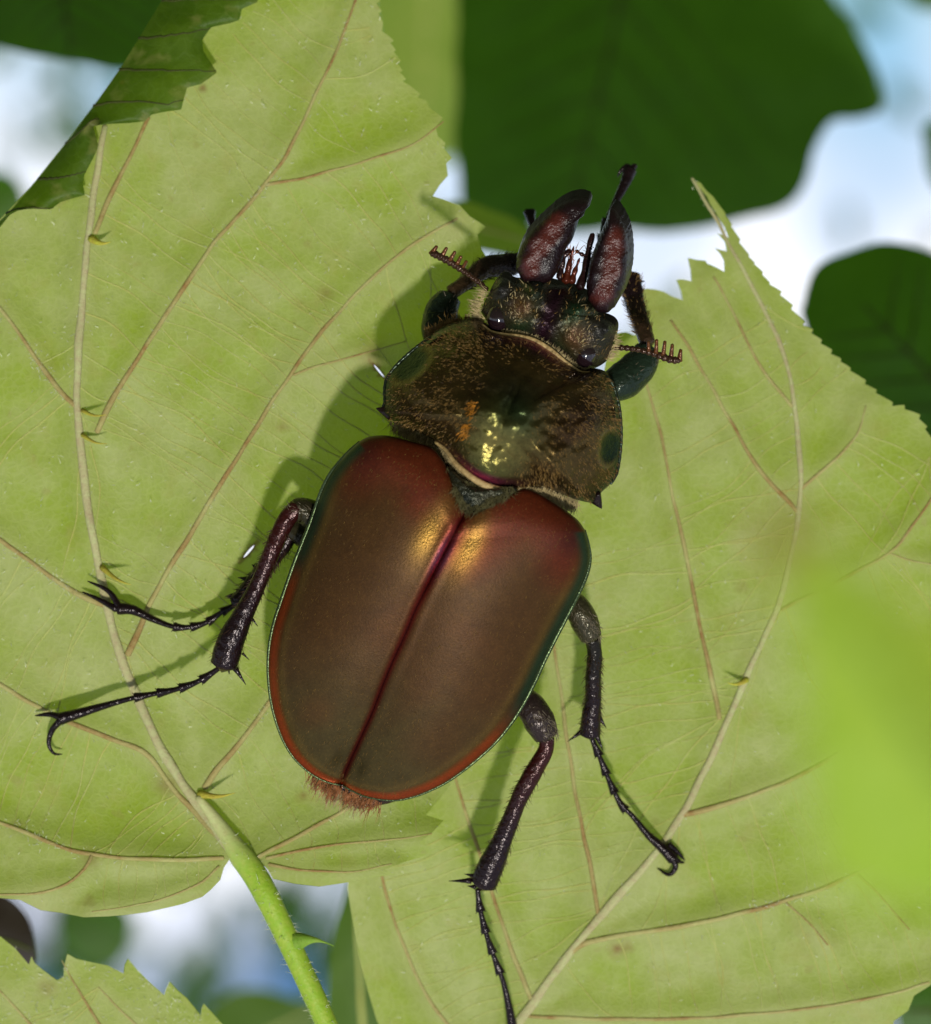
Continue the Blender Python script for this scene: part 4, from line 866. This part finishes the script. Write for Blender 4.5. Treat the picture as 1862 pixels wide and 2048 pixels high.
cheeks = lambda x, y: np.clip(gq(x, y, cH((830, 1050))[0], 34) + gq(x, y, cH((1330, 1270))[0], 34) + .5 * gq(x, y, cH((900, 1180))[0], 30), 0, 1)
head_hair(1300, cheeks, M_phair, (7, 13)); head_hair(1600, lambda x, y: .35 * (1 - gq(x, y, hmid, 40)) * (1 - gq(x, y, browL, 36)) * (1 - gq(x, y, browR, 40)), M_ghair, (7, 13))
line_hairs(cH((560, 930), (510, 1020), (490, 1110), (540, 1180)), (215,), 130, (-.85, -.25), (16, 30), (1.0, 1.5), M_phair, head, 3, (-.2, .3))
line_hairs(cH((1630, 1300), (1600, 1420), (1560, 1500)), (210,), 110, (.9, -.1), (10, 20), (1.0, 1.5), M_phair, head, 3, (-.2, .3))

# mandibles
def mandible(out, centre, ridge, label):
    out = [(q[0] + .5 * math.sin(i * 2.7), q[1] + .5 * math.cos(i * 1.9)) for i, q in enumerate(resample(out + [out[0]], 90)[:-1])]
    def z(x, y, r, th): return 232 + 40 * np.clip(1 - r ** 3.0, 0, 1) ** .55 - 5 * np.exp(-(r / .55) ** 4) + 1.2 * wav(x, y, 6, .8) + 1.2 * wav(x, y, 11, 2.3)
    def c(x, y, r, th):
        dd = pdist(np.stack([x, y], 1), [ridge]); return colmix(arr((0.066, 0.013, 0.009)), arr((0.010, 0.004, 0.005)), sstep(dd + 5 * wav(x, y, 9, 1), 5, 27))
    o = dome('mandible', out, centre, z, c, M_mand, head, 30, 220, (22, 42), .8, label, False)
    p = arr(out); ok = inside(p, out); s = spline(ridge, 60); n_ = 700; i = rngb.integers(0, 60, n_); q = s[i] + rngb.normal(0, 9, (n_, 2))
    v, f = strands(P(q[:, 0], q[:, 1], 258 + 0 * q[:, 0]), np.stack([rngb.normal(0, 1, n_), rngb.normal(.3, 1, n_), rngb.uniform(.2, .8, n_)], 1), rngb.uniform(5, 11, n_), rngb.uniform(.7, 1.2, n_))
    return o
mandible(cH((800, 740), (806, 640), (832, 560), (880, 470), (960, 380), (1045, 300), (1130, 225), (1215, 172), (1290, 148), (1355, 148), (1400, 168), (1418, 200), (1400, 234), (1346, 204), (1330, 240), (1370, 292), (1316, 330), (1300, 400), (1270, 500), (1215, 575), (1190, 650), (1150, 760), (1080, 850), (960, 880), (860, 855)),
         cH((1040, 540))[0], cH((920, 740), (980, 590), (1060, 460), (1150, 345)), 'hooked wine red mandible with notched tip')
mandible(cH((1594, 226), (1630, 246), (1674, 315), (1712, 395), (1735, 500), (1745, 620), (1740, 740), (1716, 860), (1680, 960), (1620, 1060), (1560, 1110), (1470, 1100), (1400, 1000), (1385, 880), (1400, 760), (1420, 660), (1450, 580), (1480, 500), (1515, 420), (1552, 335), (1574, 262)),
         cH((1580, 660))[0], cH((1510, 980), (1570, 820), (1610, 660), (1640, 470)), 'straight-edged wine red mandible')
# mouth brushes and palps between the mandibles
dk = arr((0.02, 0.008, 0.008)); rd = arr((0.07, 0.014, 0.006))
for pts, r0, r1, z0, z1, col in ((cH((1215, 850), (1240, 720), (1265, 620), (1282, 550)), 9, 1.0, 205, 215, rd), (cH((1262, 850), (1295, 750), (1330, 650)), 8, 1.2, 205, 212, rd), (cH((1165, 820), (1180, 720), (1200, 640), (1250, 585)), 7, 5, 200, 205, dk),
                                 (cH((1330, 900), (1370, 780), (1390, 680), (1410, 560), (1440, 450)), 9, 5, 200, 195, dk), (cH((1300, 590), (1350, 620), (1400, 640)), 3, 4, 198, 198, dk * 2)):
    s = spline(pts, 24); t = np.linspace(0, 1, 24); v, f = tube(P(s[:, 0], s[:, 1], z0 + (z1 - z0) * t), r0 + (r1 - r0) * t + .9 * np.sin(t * 16), 9); mk('mouth_palp', v, f, M_leg, head, col=np.tile(col, (len(v), 1)))
line_hairs(cH((1220, 840), (1250, 700), (1290, 560)), (208,), 40, (.15, -1), (12, 24), (1.2, 2.0), M_thair, head, 5, (-.2, .2), 'mouth_brush')
line_hairs(cH((1400, 700), (1430, 560)), (198,), 40, (-.5, -.6), (10, 20), (1.0, 1.6), M_bhair, head, 4, (-.2, .2), 'mouth_brush')

# comb antennae
def antenna(path, combs, label):
    s = spline(path, 90); t = np.linspace(0, 1, 90); z = 205 + 26 * t
    r = np.interp(t, [0, .12, .4, .5, .9, 1], [4.5, 5.5, 5.5, 6.5, 7.5, 6]) * (1 + .16 * np.sin(t * 2 * math.pi * 12))
    parts = [tube(P(s[:, 0], s[:, 1], z), r, 9)]
    for a, b, w in combs: parts.append(cone(P(*a, 226), P(*b, 234), w, 3.2, 8))
    v, f = join(parts); n0 = len(parts[0][0]); col = np.tile(arr((0.045, 0.022, 0.012)), (len(v), 1)); col[n0:] = (0.11, 0.04, 0.012)
    o = mk('antenna', v, f, M_leg, head, col=col, label=label); return o
antenna(cH((560, 915), (500, 860), (440, 815), (390, 775), (330, 735), (270, 695), (200, 655), (140, 625), (95, 615)), [(cH((95, 618))[0], cH((140, 552))[0], 6.5), (cH((180, 640))[0], cH((222, 565))[0], 5.5), (cH((250, 668))[0], cH((292, 597))[0], 5), (cH((310, 700))[0], cH((342, 635))[0], 4.5), (cH((360, 725))[0], cH((388, 675))[0], 4)], 'comb antenna reaching over the large leaf')
antenna(c1((1332, 1036), (1380, 1036), (1430, 1042), (1480, 1050), (1530, 1062), (1580, 1082), (1630, 1098), (1672, 1104)), [(c1((1672, 1104))[0], c1((1680, 1046))[0], 6.5), (c1((1628, 1092))[0], c1((1636, 1018))[0], 5.5), (c1((1588, 1078))[0], c1((1597, 1002))[0], 5.2), (c1((1550, 1062))[0], c1((1554, 994))[0], 4.8), (c1((1512, 1052))[0], c1((1510, 1004))[0], 4)], 'comb antenna pointing at the long-tipped leaf')

# legs ---------------------------------------------------------
BLK = arr((0.010, 0.005, 0.006)); WIN = arr((0.034, 0.007, 0.006)); OLI = arr((0.030, 0.027, 0.013)); GRN = arr((0.012, 0.022, 0.013))
def leg(label, femur, fz, fr, tibia, tz, tr, tarsus, sz, claws, spikes=(), colf=OLI, colt=WIN, tarsal_r=(8.2, 10.5), fur_n=350, hairy=(260, M_bhair)):
    s = spline(femur, 36); t = np.linspace(0, 1, 36); parts = [tube(P(s[:, 0], s[:, 1], np.interp(t, np.linspace(0, 1, len(fz)), fz)), np.interp(t, np.linspace(0, 1, len(fr)), fr) * (1 + .02 * np.sin(t * 9)), 16)]
    s2 = spline(tibia, 60); t2 = np.linspace(0, 1, 60); z2 = np.interp(t2, np.linspace(0, 1, len(tz)), tz); r2 = np.interp(t2, np.linspace(0, 1, len(tr)), tr)
    parts.append(tube(P(s2[:, 0], s2[:, 1], z2), r2 * (1 + .035 * wav(t2 * 60, t2 * 37 + len(label), 1.7, .3)), 16, 0.85)); ntib = len(parts[-1][0])
    for a, b, w, za in spikes: parts.append(cone(P(*a, za), P(*b, za - 4), w, .5, 7))
    v, f = join(parts); nf = len(parts[0][0]); col = np.tile(colt, (len(v), 1)); col[:nf] = colf
    tt = np.repeat(t2, 16); col[nf:nf + len(tt)] = colmix(colt, BLK * 1.3, sstep(tt, .1, .75)); col[nf + ntib:] = BLK
    o = mk('leg', v, f, M_leg, beetle, col=col, label=label)
    # hairs on the thigh and along the shin
    if fur_n:
        i = rngb.integers(6, 36, fur_n); an = rngb.uniform(0, math.pi, fur_n); rr = np.interp(t, np.linspace(0, 1, len(fr)), fr)[i]; zz = np.interp(t, np.linspace(0, 1, len(fz)), fz)[i]
        p = P(s[i, 0] + rr * np.cos(an) * .9, s[i, 1] + rngb.normal(0, 4, fur_n), zz + rr * np.sin(an) * .95); dv = s[-1] - s[0]; dv = dv / np.linalg.norm(dv)
        vv, ff = strands(p, np.stack([dv[0] + rngb.normal(0, .3, fur_n), -dv[1] + rngb.normal(0, .3, fur_n), .25 + 0 * an], 1), rngb.uniform(9, 17, fur_n), rngb.uniform(.9, 1.5, fur_n)); mk('hair', vv, ff, M_greyhair, o, stuff=True)
    if hairy[0]:
        n_ = hairy[0]; i = rngb.integers(10, 60, n_); an = rngb.uniform(0, 2 * math.pi, n_); tg_ = np.gradient(s2, axis=0)[i]; tg_ /= np.linalg.norm(tg_, axis=1)[:, None]; nn = np.stack([-tg_[:, 1], tg_[:, 0]], 1)
        q = s2[i] + nn * (r2[i] * np.cos(an))[:, None]; dxy = tg_ * .9 + nn * np.cos(an)[:, None] * .8
        vv, ff = strands(P(q[:, 0], q[:, 1], z2[i] + r2[i] * .8 * np.sin(an)), np.stack([dxy[:, 0], -dxy[:, 1], np.sin(an) * .8], 1), rngb.uniform(7, 16, n_), rngb.uniform(.9, 1.5, n_)); mk('bristle', vv, ff, hairy[1], o, stuff=True)
    # foot of five joints: each flares to its end, the last is long
    s3 = spline(tarsus, 200); t3 = np.linspace(0, 1, 200); z3 = np.interp(t3, np.linspace(0, 1, len(sz)), sz); parts = []
    cuts = [0, .135, .27, .405, .54, 1.0]
    for k in range(5):
        m_ = (t3 >= cuts[k] - .012) & (t3 <= cuts[k + 1]); q = s3[m_]; l_ = np.linspace(0, 1, m_.sum())
        rr = tarsal_r[0] * (.62 + .62 * l_ ** 2.2) if k < 4 else tarsal_r[1] * (.48 + .75 * l_ ** 1.6)
        parts.append(tube(P(q[:, 0], q[:, 1], z3[m_]), rr, 12))
        if k < 4:
            e = q[-1]; tg_ = (q[-1] - q[-4]); tg_ = tg_ / np.linalg.norm(tg_)
            for sg in (-1, 1):
                nn = np.array([-tg_[1], tg_[0]]) * sg; parts.append(cone(P(*(e + nn * 4), z3[m_][-1] - 3), P(*(e + nn * 11 + tg_ * 5), z3[m_][-1] - 9), 2.6, .5, 5))
    v, f = join(parts); mk('tarsus', v, f, M_leg, o, col=np.tile(BLK, (len(v), 1)))
    for cl, za, zb in claws:
        s4 = spline(cl, 20); t4 = np.linspace(0, 1, 20); v, f = tube(P(s4[:, 0], s4[:, 1], za + (zb - za) * t4), 6.6 * (1 - t4) ** .7 + .9, 9); mk('claw', v, f, M_leg, o, col=np.tile(BLK, (len(v), 1)))
    return o
# hind leg on the curled-margin side (nearer the lens)
leg('leg with flared shin and foot stretched to the pale midrib', c3((1840, 330), (1760, 250), (1690, 215), (1650, 220)), (130, 150, 165), (26, 30, 22), c3((1665, 195), (1600, 270), (1540, 390), (1470, 560), (1400, 720), (1320, 880), (1255, 1020), (1215, 1160)), (172, 165, 150, 135, 120), (17, 18, 17, 15.5, 17, 21, 27, 28),
    c3((1195, 1175), (1060, 1260), (920, 1310), (770, 1340), (630, 1370), (450, 1420), (300, 1465), (215, 1490)), (112, 85, 62, 48, 30, 22), [(c3((205, 1475), (150, 1462), (62, 1470)), 22, 4), (c3((215, 1500), (165, 1560), (145, 1640), (175, 1700), (228, 1706)), 24, 0)],
    [(c3((1280, 1175))[0], c3((1350, 1282))[0], 7, 112), (c3((1240, 1165))[0], c3((1248, 1218))[0], 6, 112), (c3((1330, 1090))[0], c3((1370, 1130))[0], 3, 120), (c3((1390, 880))[0], c3((1422, 925))[0], 3, 130)])
# middle leg on that side, lower down behind it
leg('leg half hidden behind another, with three stout spines', c3((1840, 420), (1720, 380), (1640, 330)), (110, 105, 100), (24, 26, 20), c3((1650, 330), (1580, 430), (1500, 520), (1420, 640), (1350, 730), (1290, 790)), (100, 90, 75, 62), (13, 16, 18, 19, 21, 18),
    c3((1300, 785), (1200, 840), (1110, 900), (1000, 930), (900, 925), (780, 880), (660, 825), (570, 815)), (58, 40, 30, 26, 22, 20), [(c3((575, 805), (530, 730), (480, 690), (382, 648)), 22, 18), (c3((560, 820), (480, 775), (420, 745), (348, 713)), 22, 6)],
    [(c3((1425, 580))[0], c3((1385, 545))[0], 7, 70), (c3((1390, 640))[0], c3((1300, 626))[0], 11, 66), (c3((1350, 720))[0], c3((1222, 742))[0], 13, 60), (c3((1330, 760))[0], c3((1290, 715))[0], 6, 60)], colt=BLK * 1.5, fur_n=0)
# middle leg on the other side
leg('spiny leg whose foot rests on the long-tipped leaf', c4((620, 90), (690, 160), (725, 230), (745, 280)), (120, 130, 118), (22, 27, 28, 22), c4((752, 285), (762, 360), (755, 460), (755, 560), (745, 640), (742, 715)), (112, 80, 50, 25), (15, 15, 16, 16, 19, 21),
    c4((745, 725), (790, 830), (830, 930), (880, 1030), (930, 1080), (1000, 1165), (1060, 1220), (1115, 1275)), (20, -10, -32, -55, -72), [(c4((1110, 1270), (1125, 1310), (1095, 1345), (1042, 1315)), -72, -84), (c4((1115, 1265), (1140, 1285), (1166, 1292)), -70, -82), (c4((1095, 1210), (1130, 1240), (1168, 1282)), -70, -80)],
    [(c4((720, 690))[0], c4((640, 748))[0], 8, 25), (c4((715, 670))[0], c4((690, 668))[0], 6, 28), (c4((775, 625))[0], c4((814, 688))[0], 7, 30), (c4((770, 720))[0], c4((800, 790))[0], 7, 20), (c4((778, 590))[0], c4((800, 600))[0], 4, 32), (c4((775, 480))[0], c4((798, 492))[0], 4, 52), (c4((778, 410))[0], c4((796, 414))[0], 3.5, 64)], colf=OLI * 1.3, colt=arr((.012, .010, .006)))
# hind leg on the other side
leg('hind leg with dark club-ended shin reaching down past the wing cases', c4((420, 540), (480, 600), (520, 670), (545, 725)), (118, 128, 120), (24, 30, 32, 24), c4((548, 728), (540, 790), (490, 880), (430, 990), (380, 1110), (330, 1230), (290, 1320), (262, 1388)), (118, 100, 72, 40), (14, 17, 18, 17, 17, 20, 26, 27),
    c4((236, 1412), (248, 1500), (272, 1600), (312, 1720), (350, 1822), (375, 1930), (392, 2030), (402, 2110)), (32, 8, -25, -50, -85), [(c4((402, 2110), (430, 2150), (440, 2190)), -85, -95), (c4((402, 2110), (380, 2150), (400, 2200)), -85, -95)],
    [(c4((205, 1372))[0], c4((106, 1374))[0], 7, 40), (c4((215, 1350))[0], c4((176, 1342))[0], 5, 42), (c4((225, 1400))[0], c4((190, 1396))[0], 6, 40)], colf=arr((.03, .02, .017)))
# front legs
leg('front leg with green thigh on the comb antenna side', c1((430, 1010), (415, 930), (430, 840), (470, 770)), (110, 90, 80), (32, 36, 34, 24), c1((480, 745), (560, 690), (650, 620), (740, 605), (830, 590), (900, 560)), (80, 45, 0, -30), (15, 16, 21, 23, 22, 16),
    c1((910, 555), (930, 500), (925, 450), (905, 400), (892, 350), (888, 325)), (-30, -60, -85), [(c1((888, 330), (872, 322), (868, 345)), -85, -90), (c1((890, 330), (905, 318), (912, 335)), -85, -90)],
    [(c1((660, 600))[0], c1((618, 562))[0], 9, 20), (c1((640, 650))[0], c1((600, 660))[0], 6, 30), (c1((760, 580))[0], c1((742, 545))[0], 6, -5)], colf=GRN, colt=arr((.05, .03, .014)), fur_n=60)
leg('front leg with green thigh and dark hairy shin by the sky gap', c1((1300, 1250), (1390, 1200), (1470, 1120), (1505, 1050)), (110, 90, 70), (30, 38, 36, 26), c1((1505, 1010), (1480, 930), (1450, 840), (1430, 760), (1420, 690), (1415, 660)), (70, 30, -10, -30), (16, 18, 19, 20, 22, 20),
    c1((1400, 660), (1330, 580), (1270, 500), (1275, 420), (1315, 320), (1350, 250), (1390, 170), (1415, 105)), (-35, -40, -50, -70, -90), [(c1((1415, 110), (1400, 85), (1365, 110), (1350, 140)), -90, -96), (c1((1415, 110), (1440, 80), (1438, 110)), -90, -96)],
    [(c1((1440, 690))[0], c1((1492, 688))[0], 9, -25), (c1((1420, 670))[0], c1((1420, 630))[0], 7, -28)], colf=GRN * 1.2, colt=arr((.045, .026, .014)), fur_n=60, tarsal_r=(9, 11), hairy=(240, M_ghair))

# tail tuft
line_hairs(c2((300, 1700), (360, 1745), (430, 1775), (500, 1800), (560, 1825), (630, 1842)), (112, 108, 104), 280, (-.35, .9), (14, 42), (1.0, 2.0), M_thair, body, 6, (-.3, .3), 'tail_hair')
line_hairs(c2((330, 1730), (430, 1790), (560, 1830)), (100, 98), 220, (-.35, .9), (18, 34), (1.2, 2.0), M_phair, body, 8, (-.3, .3), 'tail_hair')

# ------------------------------------------------------------------ ground far below the leaves (outside the frame)
gm = NT('grass_ground'); gmat = gm.done(gm.bsdf(gm.mix(gm.ramp(gm.noise(9000, 5), [(.35, 0.), (.65, 1.)]), (0.06, 0.09, 0.02), (0.10, 0.085, 0.045)), .9))
th = np.linspace(0, 2 * math.pi, 64, endpoint=False)
gme = bpy.data.meshes.new('ground'); gme.from_pydata([(500 * math.cos(a), 500 * math.sin(a), 0) for a in th], [], [tuple(range(64))]); gme.update(); gme.materials.append(gmat)
go = bpy.data.objects.new('ground', gme); scene.collection.objects.link(go); go['kind'] = 'structure'
bpy.context.view_layer.update()
